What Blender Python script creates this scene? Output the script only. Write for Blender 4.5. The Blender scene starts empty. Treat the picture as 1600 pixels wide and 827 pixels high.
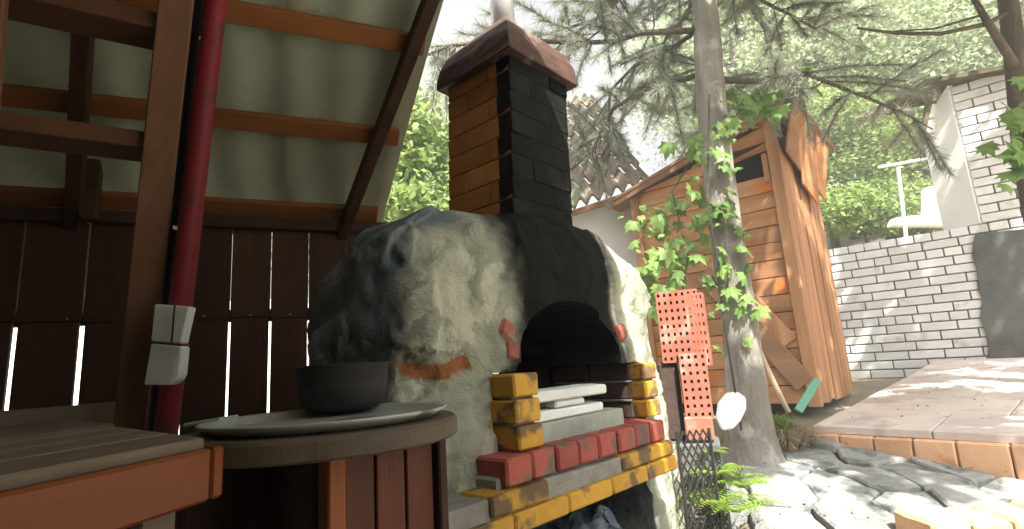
import bpy, bmesh, math, random
import numpy as np
from mathutils import Vector, Matrix, noise, Euler
random.seed(7); rng = np.random.default_rng(7)
S = bpy.context.scene; COL = S.collection
# ------------------------------------------------------------------ camera
FPX = 820.0; PIT = math.radians(10.8); ROL = math.radians(3.74); CAM = Vector((0, 0, 1.15))
Fw = Vector((0, math.cos(PIT), math.sin(PIT))); U0 = Vector((0, -math.sin(PIT), math.cos(PIT))); R0 = Vector((1, 0, 0))
Up = U0*math.cos(ROL) + R0*math.sin(ROL); Rt = R0*math.cos(ROL) - U0*math.sin(ROL)
cd = bpy.data.cameras.new('camera'); cam = bpy.data.objects.new('camera', cd); COL.objects.link(cam)
cd.sensor_width = 36; cd.lens = 36*FPX/1600; cd.clip_start = .02; cd.clip_end = 500
cam.matrix_world = Matrix(((Rt.x, Up.x, -Fw.x, CAM.x), (Rt.y, Up.y, -Fw.y, CAM.y), (Rt.z, Up.z, -Fw.z, CAM.z), (0, 0, 0, 1)))
S.camera = cam
# ------------------------------------------------------------------ light
SUN = Vector((.10, -.60, .79)).normalized()
sl = bpy.data.lights.new('sun', 'SUN'); sl.energy = 5.0; sl.angle = math.radians(.53); sl.color = (1, .94, .84)
so = bpy.data.objects.new('sun', sl); COL.objects.link(so); so.rotation_euler = SUN.to_track_quat('Z', 'Y').to_euler(); so.location = (0, -5, 12)
W = bpy.data.worlds.new('World'); S.world = W; W.use_nodes = True
wn = W.node_tree; bg = wn.nodes['Background']; sk = wn.nodes.new('ShaderNodeTexSky'); sk.sky_type = 'NISHITA'; sk.sun_disc = False
sk.sun_elevation = math.asin(SUN.z); sk.sun_rotation = math.atan2(SUN.x, SUN.y); sk.dust_density = 8.0; sk.air_density = 1.0; sk.ozone_density = .6
hs = wn.nodes.new('ShaderNodeHueSaturation'); hs.inputs['Saturation'].default_value = .2; hs.inputs['Value'].default_value = 1.15
wn.links.new(sk.outputs[0], hs.inputs['Color']); wn.links.new(hs.outputs[0], bg.inputs[0]); bg.inputs[1].default_value = .072
S.view_settings.view_transform = 'Standard'; S.view_settings.look = 'None'; S.view_settings.exposure = 2.02; S.view_settings.gamma = 1.0
# ------------------------------------------------------------------ projection helpers (pixel of the photo + a depth -> point of the place)
def ray(x, y): return Fw + Rt*((x-800)/FPX) - Up*((y-413.5)/FPX)
def P(x, y, Y): d = ray(x, y); return CAM + d*(Y/d.y)
def Pz(x, y, z): d = ray(x, y); return CAM + d*((z-CAM.z)/d.z)
def Pn(x, y, pt, n): d = ray(x, y); return CAM + d*((Vector(pt)-CAM).dot(Vector(n))/d.dot(Vector(n)))
V = Vector
# ------------------------------------------------------------------ materials
def hexc(c): return (*c, 1)
def mat(name, c1, c2, scale=6, rough=.8, bump=.3, stretch=(1, 1, 1), rnd=.25, c3=None, c3amt=.5, c3scale=2.0, bscale=None, metal=0, transl=0, world=False, detail=8, bdist=.01, spec=.3, seed=0):
    m = bpy.data.materials.new(name); m.use_nodes = True; t = m.node_tree; N = t.nodes; L = t.links
    b = N['Principled BSDF']; tc = N.new('ShaderNodeTexCoord'); oi = N.new('ShaderNodeObjectInfo')
    src = tc.outputs['Object']
    if world:
        src = N.new('ShaderNodeNewGeometry').outputs['Position']
    vm = N.new('ShaderNodeVectorMath'); vm.operation = 'MULTIPLY_ADD'; L.new(oi.outputs['Random'], vm.inputs[0]); vm.inputs[1].default_value = (37, 53, 71); L.new(src, vm.inputs[2])
    mp = N.new('ShaderNodeMapping'); mp.inputs['Scale'].default_value = stretch; L.new(vm.outputs[0], mp.inputs[0])
    n1 = N.new('ShaderNodeTexNoise'); n1.inputs['Scale'].default_value = scale; n1.inputs['Detail'].default_value = detail; n1.inputs['Roughness'].default_value = .65; L.new(mp.outputs[0], n1.inputs['Vector'])
    r1 = N.new('ShaderNodeMapRange'); r1.inputs[1].default_value = .33; r1.inputs[2].default_value = .67; L.new(n1.outputs[0], r1.inputs[0])
    mx = N.new('ShaderNodeMix'); mx.data_type = 'RGBA'; L.new(r1.outputs[0], mx.inputs[0]); mx.inputs[6].default_value = hexc(c1); mx.inputs[7].default_value = hexc(c2)
    out = mx.outputs[2]
    if c3:
        n3 = N.new('ShaderNodeTexNoise'); n3.inputs['Scale'].default_value = c3scale; n3.inputs['Detail'].default_value = 6; L.new(vm.outputs[0], n3.inputs['Vector'])
        r3 = N.new('ShaderNodeMapRange'); r3.inputs[1].default_value = .72-c3amt*.4; r3.inputs[2].default_value = .80-c3amt*.4; L.new(n3.outputs[0], r3.inputs[0])
        m3 = N.new('ShaderNodeMix'); m3.data_type = 'RGBA'; L.new(r3.outputs[0], m3.inputs[0]); L.new(out, m3.inputs[6]); m3.inputs[7].default_value = hexc(c3); out = m3.outputs[2]
    if rnd:
        hv = N.new('ShaderNodeHueSaturation'); rr = N.new('ShaderNodeMapRange'); L.new(oi.outputs['Random'], rr.inputs[0]); rr.inputs[3].default_value = 1-rnd; rr.inputs[4].default_value = 1+rnd
        L.new(rr.outputs[0], hv.inputs['Value']); L.new(out, hv.inputs['Color']); out = hv.outputs[0]
    L.new(out, b.inputs['Base Color'])
    b.inputs['Roughness'].default_value = rough; b.inputs['Metallic'].default_value = metal; b.inputs['Specular IOR Level'].default_value = spec
    if bump:
        n2 = N.new('ShaderNodeTexNoise'); n2.inputs['Scale'].default_value = bscale or scale*3; n2.inputs['Detail'].default_value = 8; n2.inputs['Roughness'].default_value = .7; L.new(mp.outputs[0], n2.inputs['Vector'])
        bp = N.new('ShaderNodeBump'); bp.inputs['Strength'].default_value = bump; bp.inputs['Distance'].default_value = bdist; L.new(n2.outputs[0], bp.inputs['Height']); L.new(bp.outputs[0], b.inputs['Normal'])
    if transl:
        tr = N.new('ShaderNodeBsdfTranslucent'); L.new(out, tr.inputs[0]); ms = N.new('ShaderNodeMixShader'); ms.inputs[0].default_value = transl
        L.new(b.outputs[0], ms.inputs[1]); L.new(tr.outputs[0], ms.inputs[2]); L.new(ms.outputs[0], N['Material Output'].inputs[0])
    m['out'] = 1
    return m
M = {}
M['fence'] = mat('fence_wood', (.05, .024, .014), (.10, .045, .022), 8, .75, .5, (1, 1, .08), .25)
M['brown'] = mat('ladder_wood', (.13, .06, .032), (.21, .105, .055), 9, .7, .4, (1, 1, .12), .12)
M['brownh'] = mat('tread_wood', (.10, .042, .022), (.17, .08, .04), 9, .7, .4, (.12, 1, 1), .15)
M['dkwood'] = mat('dark_beam_wood', (.045, .022, .014), (.09, .045, .026), 9, .75, .4, (1, 1, 1), .12)
M['purlin'] = mat('purlin_wood', (.24, .085, .025), (.34, .14, .045), 7, .7, .35, (.3, .3, 1), .12)
M['orange'] = mat('varnished_orange_wood', (.14, .032, .006), (.21, .055, .010), 6, .45, .25, (.2, .2, 1), .08)
M['bench'] = mat('weathered_bench_wood', (.13, .10, .075), (.24, .185, .13), 7, .6, .4, (1, .15, 1), .15, c3=(.24, .11, .05), c3amt=.3)
M['roof'] = mat('roof_sheet', (.36, .40, .31), (.46, .49, .39), 3, .6, .25, (1, 1, 1), .08, c3=(.33, .31, .22), c3amt=.35, c3scale=1.6, transl=.13)
M['red'] = mat('red_painted_steel', (.17, .012, .018), (.25, .018, .026), 4, .55, .3, rnd=0, c3=(.10, .022, .02), c3amt=.40, c3scale=9, spec=.35)
M['black'] = mat('black_cable', (.012, .012, .016), (.03, .03, .045), 9, .5, .1, rnd=0)
M['whitepl'] = mat('white_plastic', (.84, .88, .84), (.9, .92, .9), 5, .4, .04, rnd=.03, spec=.5)
M['greypl'] = mat('joint_dark', (.02, .02, .02), (.04, .04, .04), 5, .9, .1, rnd=.0)  # dark of the box seams, also the painted gloom inside the outhouse
M['steel'] = mat('worn_steel', (.36, .37, .355), (.56, .57, .55), 5, .36, .2, rnd=0, metal=.25, c3=(.16, .15, .14), c3amt=.38, c3scale=8)
M['tabletop'] = mat('table_wood', (.07, .055, .04), (.13, .10, .07), 8, .65, .4, (1, .2, 1), .1)
M['cabinet'] = mat('red_brown_cabinet_wood', (.08, .022, .010), (.15, .042, .017), 8, .55, .3, (1, 1, .1), .15)
M['cabor'] = mat('orange_brown_post_wood', (.22, .065, .02), (.31, .10, .03), 8, .55, .3, (1, 1, .1), .1)
M['potm'] = mat('soot_black_iron', (.018, .018, .017), (.05, .048, .042), 6, .75, .4, rnd=0)
M['ybrick'] = mat('yellow_painted_brick', (.47, .25, .03), (.60, .35, .06), 12, .6, .5, rnd=.12, c3=(.17, .11, .06), c3amt=.50, c3scale=12, bdist=.005, spec=.15)
M['rbrick'] = mat('red_painted_brick', (.30, .07, .055), (.42, .12, .095), 12, .65, .5, rnd=.14, c3=(.15, .10, .085), c3amt=.50, c3scale=12, bdist=.005, spec=.15)
M['cbrick'] = mat('orange_brown_chimney_brick', (.33, .135, .035), (.50, .21, .05), 9, .7, .6, rnd=.2, c3=(.30, .20, .13), c3amt=.28, c3scale=9, bdist=.006)
M['sbrick'] = mat('sooty_inner_brick', (.05, .035, .03), (.10, .06, .045), 9, .85, .6, rnd=.2)
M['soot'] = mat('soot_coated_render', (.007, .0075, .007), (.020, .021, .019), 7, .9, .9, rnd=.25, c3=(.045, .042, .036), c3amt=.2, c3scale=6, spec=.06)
M['mortar'] = mat('grey_mortar', (.22, .21, .18), (.32, .31, .27), 12, .9, .7, rnd=0)
M['omortar'] = mat('orange_stained_mortar', (.30, .13, .035), (.42, .19, .05), 12, .9, .7, rnd=0)
M['dmortar'] = mat('dark_joint_mortar', (.17, .17, .168), (.25, .25, .245), 12, .9, .7, rnd=0)
M['capm'] = mat('rusty_red_sheet_metal', (.045, .026, .02), (.09, .045, .035), 7, .6, .4, rnd=.1, c3=(.17, .12, .10), c3amt=.36, c3scale=9)
M['flue'] = mat('galvanised_flue', (.55, .56, .60), (.68, .68, .72), 3, .45, .1, rnd=0, metal=.3)
M['wslab'] = mat('white_slab', (.66, .68, .66), (.78, .80, .77), 8, .7, .5, rnd=.05)
M['gslab'] = mat('grey_green_block', (.27, .29, .25), (.38, .40, .35), 8, .85, .6, rnd=.05)
M['hollow'] = mat('red_hollow_ceramic', (.22, .065, .04), (.33, .115, .078), 8, .8, .4, rnd=.12, c3=(.34, .20, .16), c3amt=.3, c3scale=9)
M['hole'] = mat('hole_dark', (.06, .02, .015), (.08, .03, .02), 8, .9, 0, rnd=0)
M['bark'] = mat('pine_bark', (.17, .15, .125), (.31, .29, .255), 9, .9, 1.0, (1, 1, .3), 0, c3=(.38, .36, .32), c3amt=.45, c3scale=5, bscale=18, bdist=.03)
M['bark2'] = mat('dark_bark', (.07, .06, .04), (.16, .13, .10), 9, .9, 1.0, (1, 1, .25), 0, bdist=.03)
M['plank'] = mat('outhouse_plank', (.30, .125, .05), (.55, .29, .14), 7, .65, .6, (.10, .10, 1), .28, c3=(.50, .16, .03), c3amt=.42, c3scale=3)
M['plankv'] = mat('outhouse_batten', (.27, .12, .055), (.50, .27, .14), 9, .65, .6, (1, 1, .08), .22)
M['plankd'] = mat('outhouse_roof_board', (.22, .12, .07), (.34, .19, .11), 6, .8, .4, (.1, .1, 1), .15)
M['moss'] = mat('mossy_dark_roof_board', (.07, .06, .04), (.14, .12, .07), 6, .9, .8, rnd=.1, c3=(.10, .13, .04), c3amt=.45, c3scale=5)
M['wbrick'] = mat('white_silicate_brick', (.60, .60, .59), (.72, .72, .71), 7, .85, .5, rnd=.08, c3=(.48, .48, .47), c3amt=.28, c3scale=6, bdist=.004)
M['render'] = mat('dark_grey_cement_render', (.07, .074, .07), (.13, .135, .125), 5, .9, 1.0, rnd=0, c3=(.10, .10, .09), c3amt=.4)
M['whitewash'] = mat('whitewashed_wall', (.74, .74, .72), (.82, .82, .80), 3, .8, .3, rnd=0)
M['stone'] = mat('pale_flagstone', (.22, .23, .225), (.38, .39, .37), 7, .9, 1.0, rnd=.16, c3=(.13, .14, .145), c3amt=.42, c3scale=6, bdist=.03, bscale=16)
M['sstone'] = mat('orange_sandstone_block', (.56, .31, .17), (.70, .43, .26), 4, .8, .5, rnd=.1, c3=(.46, .22, .10), c3amt=.3, c3scale=4)
M['paver'] = mat('pink_grey_paver', (.48, .40, .36), (.62, .54, .49), 5, .8, .5, rnd=.09, c3=(.40, .33, .30), c3amt=.35, c3scale=3)
M['soil'] = mat('dry_soil', (.16, .13, .09), (.28, .24, .17), 3, .95, .9, rnd=0, world=True, c3=(.10, .13, .05), c3amt=.4, c3scale=1.2)
M['palegr'] = mat('pale_concrete_ground', (.50, .49, .45), (.64, .62, .58), 2, .9, .4, rnd=0, world=True)
M['slate'] = mat('weathered_wavy_tile', (.22, .17, .13), (.34, .28, .22), 5, .9, .6, rnd=.2, c3=(.17, .19, .13), c3amt=.4)
M['leaf'] = mat('broad_leaf', (.12, .22, .05), (.21, .33, .09), 3, .5, .2, rnd=.3, transl=.45, spec=.4)
M['fol1'] = mat('bright_foliage', (.22, .31, .09), (.34, .43, .18), .9, .55, 0, rnd=.15, transl=.5)
M['fol2'] = mat('mid_foliage', (.15, .23, .07), (.24, .33, .13), .9, .55, 0, rnd=.15, transl=.45)
M['fol3'] = mat('pale_dusty_foliage', (.30, .37, .21), (.42, .48, .31), .9, .6, 0, rnd=.12, transl=.4)  # leaf colour paled to imitate the washed-out background light
M['needle'] = mat('grey_green_needles', (.24, .27, .20), (.38, .40, .33), 1.2, .6, 0, rnd=.1, transl=.25)
M['fern'] = mat('lime_green_fronds', (.17, .28, .04), (.24, .35, .07), 3, .5, 0, rnd=.2, transl=.5)
M['straw'] = mat('dry_grass', (.33, .25, .15), (.45, .36, .24), 3, .8, 0, rnd=.2, transl=.3)
M['green'] = mat('green_painted_board', (.08, .25, .17), (.12, .33, .23), 6, .5, .2, rnd=0)
M['stick'] = mat('bare_stick_wood', (.42, .30, .20), (.55, .42, .30), 7, .7, .3, rnd=0)
M['pole'] = mat('pale_painted_pole', (.72, .76, .68), (.7, .73, .66), 6, .6, .1, rnd=0)
M['bluegrey'] = mat('blue_grey_plastic_sack', (.12, .16, .20), (.24, .30, .36), 6, .45, .9, rnd=0, c3=(.05, .07, .09), c3amt=.4, c3scale=7, bdist=.03)
M['mesh'] = mat('black_iron_lattice', (.012, .012, .012), (.03, .028, .025), 9, .5, .2, rnd=0)
# oven plaster: lumpy green-grey and blue-grey lime plaster, orange bare patch, soot above the mouth
KX, KY = -.17, 1.25; OU = V((.671, .741, 0)); OV = V((-.741, .671, 0))
def ov(a, b, z): return V((KX, KY, 0)) + OU*a + OV*b + V((0, 0, z))
def plaster_mat():
    m = mat('oven_plaster', (.25, .26, .20), (.37, .38, .29), 3.2, .85, .55, rnd=0, world=True, bscale=14, bdist=.02, c3=(.15, .16, .15), c3amt=.30, c3scale=4.5, spec=.08)
    t = m.node_tree; N = t.nodes; L = t.links; b = N['Principled BSDF']; base = b.inputs['Base Color'].links[0].from_socket
    ge = N.new('ShaderNodeNewGeometry')
    def dot(v, off):
        d = N.new('ShaderNodeVectorMath'); d.operation = 'DOT_PRODUCT'; L.new(ge.outputs['Position'], d.inputs[0]); d.inputs[1].default_value = v
        s = N.new('ShaderNodeMath'); s.operation = 'SUBTRACT'; L.new(d.outputs['Value'], s.inputs[0]); s.inputs[1].default_value = off; return s.outputs[0]
    k = V((KX, KY, 0)); a = dot(OU, k.dot(OU)); bb = dot(OV, k.dot(OV)); z = dot((0, 0, 1), 0)
    nz = N.new('ShaderNodeTexNoise'); nz.inputs['Scale'].default_value = 6; nz.inputs['Detail'].default_value = 5; L.new(ge.outputs['Position'], nz.inputs['Vector'])
    nn = N.new('ShaderNodeMath'); nn.operation = 'MULTIPLY_ADD'; L.new(nz.outputs[0], nn.inputs[0]); nn.inputs[1].default_value = .22; nn.inputs[2].default_value = -.11
    def band(x, lo, hi, s):
        aa = N.new('ShaderNodeMath'); aa.operation = 'ADD'; L.new(x, aa.inputs[0]); L.new(nn.outputs[0], aa.inputs[1])
        r = N.new('ShaderNodeMapRange'); r.interpolation_type = 'SMOOTHSTEP'; L.new(aa.outputs[0], r.inputs[0]); r.inputs[1].default_value = lo-s; r.inputs[2].default_value = lo+s
        q = N.new('ShaderNodeMapRange'); q.interpolation_type = 'SMOOTHSTEP'; L.new(aa.outputs[0], q.inputs[0]); q.inputs[1].default_value = hi-s; q.inputs[2].default_value = hi+s; q.inputs[3].default_value = 1; q.inputs[4].default_value = 0
        mm = N.new('ShaderNodeMath'); mm.operation = 'MULTIPLY'; L.new(r.outputs[0], mm.inputs[0]); L.new(q.outputs[0], mm.inputs[1]); return mm.outputs[0]
    def mul(x, y): mm = N.new('ShaderNodeMath'); mm.operation = 'MULTIPLY'; L.new(x, mm.inputs[0]); L.new(y, mm.inputs[1]); return mm.outputs[0]
    def mix(f, c0, c):
        mx = N.new('ShaderNodeMix'); mx.data_type = 'RGBA'; L.new(f, mx.inputs[0]); L.new(c0, mx.inputs[6]); mx.inputs[7].default_value = hexc(c); return mx.outputs[2]
    n5 = N.new('ShaderNodeTexNoise'); n5.inputs['Scale'].default_value = 6.5; n5.inputs['Detail'].default_value = 7; n5.inputs['Distortion'].default_value = .6; L.new(ge.outputs['Position'], n5.inputs['Vector'])
    r5 = N.new('ShaderNodeMapRange'); r5.inputs[1].default_value = .54; r5.inputs[2].default_value = .58; L.new(n5.outputs[0], r5.inputs[0]); base = mix(r5.outputs[0], base, (.47, .47, .36))
    # blue-grey cement coat on the left flank and low down
    n4 = N.new('ShaderNodeTexNoise'); n4.inputs['Scale'].default_value = 9; n4.inputs['Detail'].default_value = 6; L.new(ge.outputs['Position'], n4.inputs['Vector'])
    mb = N.new('ShaderNodeMix'); mb.data_type = 'RGBA'; rb = N.new('ShaderNodeMapRange'); rb.inputs[1].default_value = .35; rb.inputs[2].default_value = .65; L.new(n4.outputs[0], rb.inputs[0]); L.new(rb.outputs[0], mb.inputs[0])
    mb.inputs[6].default_value = (.10, .125, .135, 1); mb.inputs[7].default_value = (.25, .285, .29, 1)
    f = band(bb, .10, 3, .045); mx = N.new('ShaderNodeMix'); mx.data_type = 'RGBA'; L.new(f, mx.inputs[0]); L.new(base, mx.inputs[6]); L.new(mb.outputs[2], mx.inputs[7]); c = mx.outputs[2]
    c = mix(mul(mul(band(a, -.07, .09, .008), band(z, 1.125, 1.19, .008)), band(bb, -.5, .12, .008)), c, (.31, .13, .055))     # bare clay patch
    c = mix(mul(band(a, .245, .83, .075), band(z, .95, 1.72, .06)), c, (.011, .012, .011))                                       # soot
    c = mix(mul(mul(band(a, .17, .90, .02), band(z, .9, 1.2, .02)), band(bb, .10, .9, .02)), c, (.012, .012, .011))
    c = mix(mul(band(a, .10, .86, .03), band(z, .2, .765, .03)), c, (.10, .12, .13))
    L.new(c, b.inputs['Base Color'])
    nb = N.new('ShaderNodeTexNoise'); nb.inputs['Scale'].default_value = 11; nb.inputs['Detail'].default_value = 9; nb.inputs['Roughness'].default_value = .62; nb.inputs['Distortion'].default_value = .8; L.new(ge.outputs['Position'], nb.inputs['Vector'])
    rp_ = N.new('ShaderNodeValToRGB'); rp_.color_ramp.elements[0].position = .38; rp_.color_ramp.elements[1].position = .62; e2 = rp_.color_ramp.elements.new(.49); e2.color = (.35, .35, .35, 1); e3 = rp_.color_ramp.elements.new(.52); e3.color = (.7, .7, .7, 1); L.new(nb.outputs[0], rp_.inputs[0])
    b0 = b.inputs['Normal'].links[0].from_node; b1 = N.new('ShaderNodeBump'); b1.inputs['Strength'].default_value = .5; b1.inputs['Distance'].default_value = .015; L.new(rp_.outputs[0], b1.inputs['Height']); L.new(b1.outputs[0], b0.inputs['Normal'])
    return m
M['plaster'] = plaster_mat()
# ------------------------------------------------------------------ object helpers
def origin(o):
    w = V((0, 0, 0))
    while o is not None: w = w + o.location; o = o.parent
    return w
def tag(o, label=None, cat=None, group=None, kind=None):
    if label: o['label'] = label
    if cat: o['category'] = cat
    if group: o['group'] = group
    if kind: o['kind'] = kind
    return o
def empty(name, loc, label=None, cat=None, group=None):
    o = bpy.data.objects.new(name, None); o.empty_display_size = .1; COL.objects.link(o); o.location = loc; return tag(o, label, cat, group)
def link(name, me, parent=None, loc=(0, 0, 0), M3=None):
    """link mesh me; loc is a world position, M3 an optional 3x3/4x4 rotation-scale"""
    o = bpy.data.objects.new(name, me); COL.objects.link(o); l = V(loc)
    if parent is not None: o.parent = parent; l = l - origin(parent)
    o.matrix_basis = Matrix.Translation(l) @ (M3.to_4x4() if M3 is not None else Matrix.Identity(4)); return o
class B:
    def __init__(s): s.v = []; s.f = []
    def add(s, vs, fs):
        n = len(s.v); s.v += [tuple(v) for v in vs]; s.f += [tuple(i+n for i in f) for f in fs]; return s
    def box(s, o, ax, ay, az):
        """box from corner o along three edge vectors"""
        o, ax, ay, az = V(o), V(ax), V(ay), V(az)
        return s.add([o, o+ax, o+ax+ay, o+ay, o+az, o+ax+az, o+ax+ay+az, o+ay+az], [(0, 3, 2, 1), (4, 5, 6, 7), (0, 1, 5, 4), (1, 2, 6, 5), (2, 3, 7, 6), (3, 0, 4, 7)])
    def bar(s, a, b, w, h, side=None):
        """beam from a to b, width w along side, thickness h across"""
        a, b = V(a), V(b); d = (b-a).normalized(); sd = V(side) if side else d.cross(V((0, 0, 1)))
        sd = (sd - d*sd.dot(d)).normalized(); n = d.cross(sd)
        return s.box(a - sd*w/2 - n*h/2, sd*w, n*h, b-a)
    def tube(s, pts, rad, k=10, cap=True):
        pts = [V(p) for p in pts]; rad = rad if isinstance(rad, (list, tuple)) else [rad]*len(pts); n0 = len(s.v); ref = V((.31, .2, .93)).normalized()
        for i, p in enumerate(pts):
            d = (pts[min(i+1, len(pts)-1)] - pts[max(i-1, 0)]).normalized(); r0 = ref if abs(d.dot(ref)) < .97 else V((1, 0, 0))
            x = d.cross(r0).normalized(); y = d.cross(x)
            for j in range(k): an = 2*math.pi*j/k; s.v.append(tuple(p + (x*math.cos(an) + y*math.sin(an))*rad[i]))
        for i in range(len(pts)-1):
            for j in range(k): s.f.append((n0+i*k+j, n0+i*k+(j+1) % k, n0+(i+1)*k+(j+1) % k, n0+(i+1)*k+j))
        if cap: s.f.append(tuple(n0+j for j in range(k))[::-1]); s.f.append(tuple(n0+(len(pts)-1)*k+j for j in range(k)))
        return s
    def lathe(s, c, prof, k=40):
        c = V(c); n0 = len(s.v)
        for r, z in prof:
            for j in range(k): an = 2*math.pi*j/k; s.v.append((c.x+r*math.cos(an), c.y+r*math.sin(an), c.z+z))
        for i in range(len(prof)-1):
            for j in range(k): s.f.append((n0+i*k+j, n0+i*k+(j+1) % k, n0+(i+1)*k+(j+1) % k, n0+(i+1)*k+j))
        return s
    def prism(s, poly, ex):
        """polygon (list of points) extruded by ex"""
        n = len(poly); ex = V(ex); vs = [V(p) for p in poly] + [V(p)+ex for p in poly]
        return s.add(vs, [tuple(range(n))[::-1], tuple(range(n, 2*n))] + [(i, (i+1) % n, n+(i+1) % n, n+i) for i in range(n)])
    def mesh(s, name, m, org=(0, 0, 0), bevel=0, smooth=False, sub=0, jit=0, seg=1):
        me = bpy.data.meshes.new(name); o = V(org); me.from_pydata([tuple(V(v)-o) for v in s.v], [], s.f); me.validate()
        bm = bmesh.new(); bm.from_mesh(me); bmesh.ops.recalc_face_normals(bm, faces=bm.faces)
        if bevel: bmesh.ops.bevel(bm, geom=[e for e in bm.edges if e.calc_face_angle(0) > .5], offset=bevel, segments=seg, affect='EDGES')
        if sub: bmesh.ops.subdivide_edges(bm, edges=bm.edges, cuts=sub, use_grid_fill=True)
        if jit:
            for v in bm.verts: v.co += noise.noise_vector(v.co*23+V((len(name), 3, 1)))*jit
        bm.to_mesh(me); bm.free()
        if m is not None: me.materials.append(m)
        if smooth: me.polygons.foreach_set('use_smooth', [True]*len(me.polygons))
        return me
    def build(s, name, m, parent=None, **kw):
        o = origin(parent) if parent is not None else V((0, 0, 0)); ob = bpy.data.objects.new(name, s.mesh(name, m, o, **kw)); COL.objects.link(ob)
        if parent is not None: ob.parent = parent
        return ob
def brick_mesh(name, l, w, h, m, bev=.004, jit=.0012):
    b = B().box((0, 0, 0), (l, 0, 0), (0, w, 0), (0, 0, h)); return b.mesh(name, m, bevel=bev, jit=jit)
def frame3(x, y, z=V((0, 0, 1))):
    return Matrix((x, y, z)).transposed()
# ------------------------------------------------------------------ leaf clouds
def tri_mesh(name, verts, faces, m, org):
    me = bpy.data.meshes.new(name); n = len(verts); nf = len(faces); k = faces.shape[1]
    me.vertices.add(n); me.vertices.foreach_set('co', (verts - np.array(org)).astype(np.float32).ravel())
    me.loops.add(nf*k); me.loops.foreach_set('vertex_index', faces.astype(np.int32).ravel())
    me.polygons.add(nf); me.polygons.foreach_set('loop_start', np.arange(0, nf*k, k, dtype=np.int32)); me.polygons.foreach_set('loop_total', np.full(nf, k, dtype=np.int32))
    me.update(); me.materials.append(m); return me
def leaves(centres, size, m, name, parent, upbias=.5, aspect=.55):
    n = len(centres); nrm = rng.normal(size=(n, 3)); nrm[:, 2] += upbias*1.5; nrm /= np.linalg.norm(nrm, axis=1)[:, None]
    t = rng.normal(size=(n, 3)); t -= nrm*np.sum(t*nrm, 1)[:, None]; t /= np.linalg.norm(t, axis=1)[:, None]; s = np.cross(nrm, t)
    L = size*rng.uniform(.6, 1.35, (n, 1)); Wd = L*aspect
    v = np.stack([centres-t*L*.5, centres+s*Wd*.5-nrm*L*.06, centres+t*L*.5, centres-s*Wd*.5-nrm*L*.06], 1).reshape(-1, 3)
    f = np.arange(n*4).reshape(n, 4)
    me = tri_mesh(name, v, f, m, origin(parent)); o = bpy.data.objects.new(name, me); COL.objects.link(o); o.parent = parent; return o
def cloud(c, r, n, clumps=60, cr=.22, shell=.55):
    c = np.array(c); r = np.array(r)
    d = rng.normal(size=(clumps, 3)); d /= np.linalg.norm(d, axis=1)[:, None]; rad = rng.uniform(shell, 1, (clumps, 1)); cc = c + d*rad*r
    idx = rng.integers(0, clumps, n); sc = rng.uniform(.5, 1.3, clumps)[idx][:, None]
    return cc[idx] + rng.normal(size=(n, 3))*cr*np.mean(r)*sc*np.array([1, 1, .6]), cc
def tree(name, base, h, r, m, label, n=9000, leaf=.11, trunk=.12, barkm='bark2', group=None, crown_h=.62, clumps=70, cat='tree', lean=(0, 0)):
    base = V(base); e = empty(name, base, label, cat, group)
    top = base + V((lean[0], lean[1], h)); cz = base + V((lean[0]*.7, lean[1]*.7, h*(1-crown_h/2)))
    pts, cc = cloud(cz, (r, r, h*crown_h/2), n, clumps)
    pts = pts[pts[:, 2] > base.z+.05]
    b = B(); k = 7; tp = [base.lerp(top, i/k*.85) + V((math.sin(i*1.3+base.x)*.05*h*.3, math.cos(i*1.7+base.y)*.04*h*.3, 0))*(i > 0) for i in range(k+1)]
    tp[0] = base - V((0, 0, 1.0)); b.tube(tp, [trunk*(1-.8*i/k) for i in range(k+1)], 8)
    for q in range(0, min(len(cc), 16)):
        t = V(cc[q]); s = tp[3+q % 4]; mid = s.lerp(t, .5) + V((0, 0, -.1)); b.tube([s, mid, t], [trunk*.35, trunk*.2, trunk*.06], 5)
    b.build('trunk', M[barkm], e, smooth=True); leaves(pts, leaf, m, 'crown', e); return e
# ================================================================== LARGE STRUCTURE
def hgt(x, y):
    """ground height"""
    s = lambda t: 0 if t < 0 else 1 if t > 1 else t*t*(3-2*t)
    # right-hand bank and terrace
    zb = .28 + .26*s((y-1.2)/1.7) + .16*s((y-2.7)/.9) + .11*s((y-3.6)/1.6)
    w = s((x-.62-.0*y)/.35)*s((y-.2)/1.2) if y < 3.0 else s((x-.3)/.7)
    z = zb*w
    if x > 1.25 and y > 2.9: z = max(z, 0)
    return z
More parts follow.
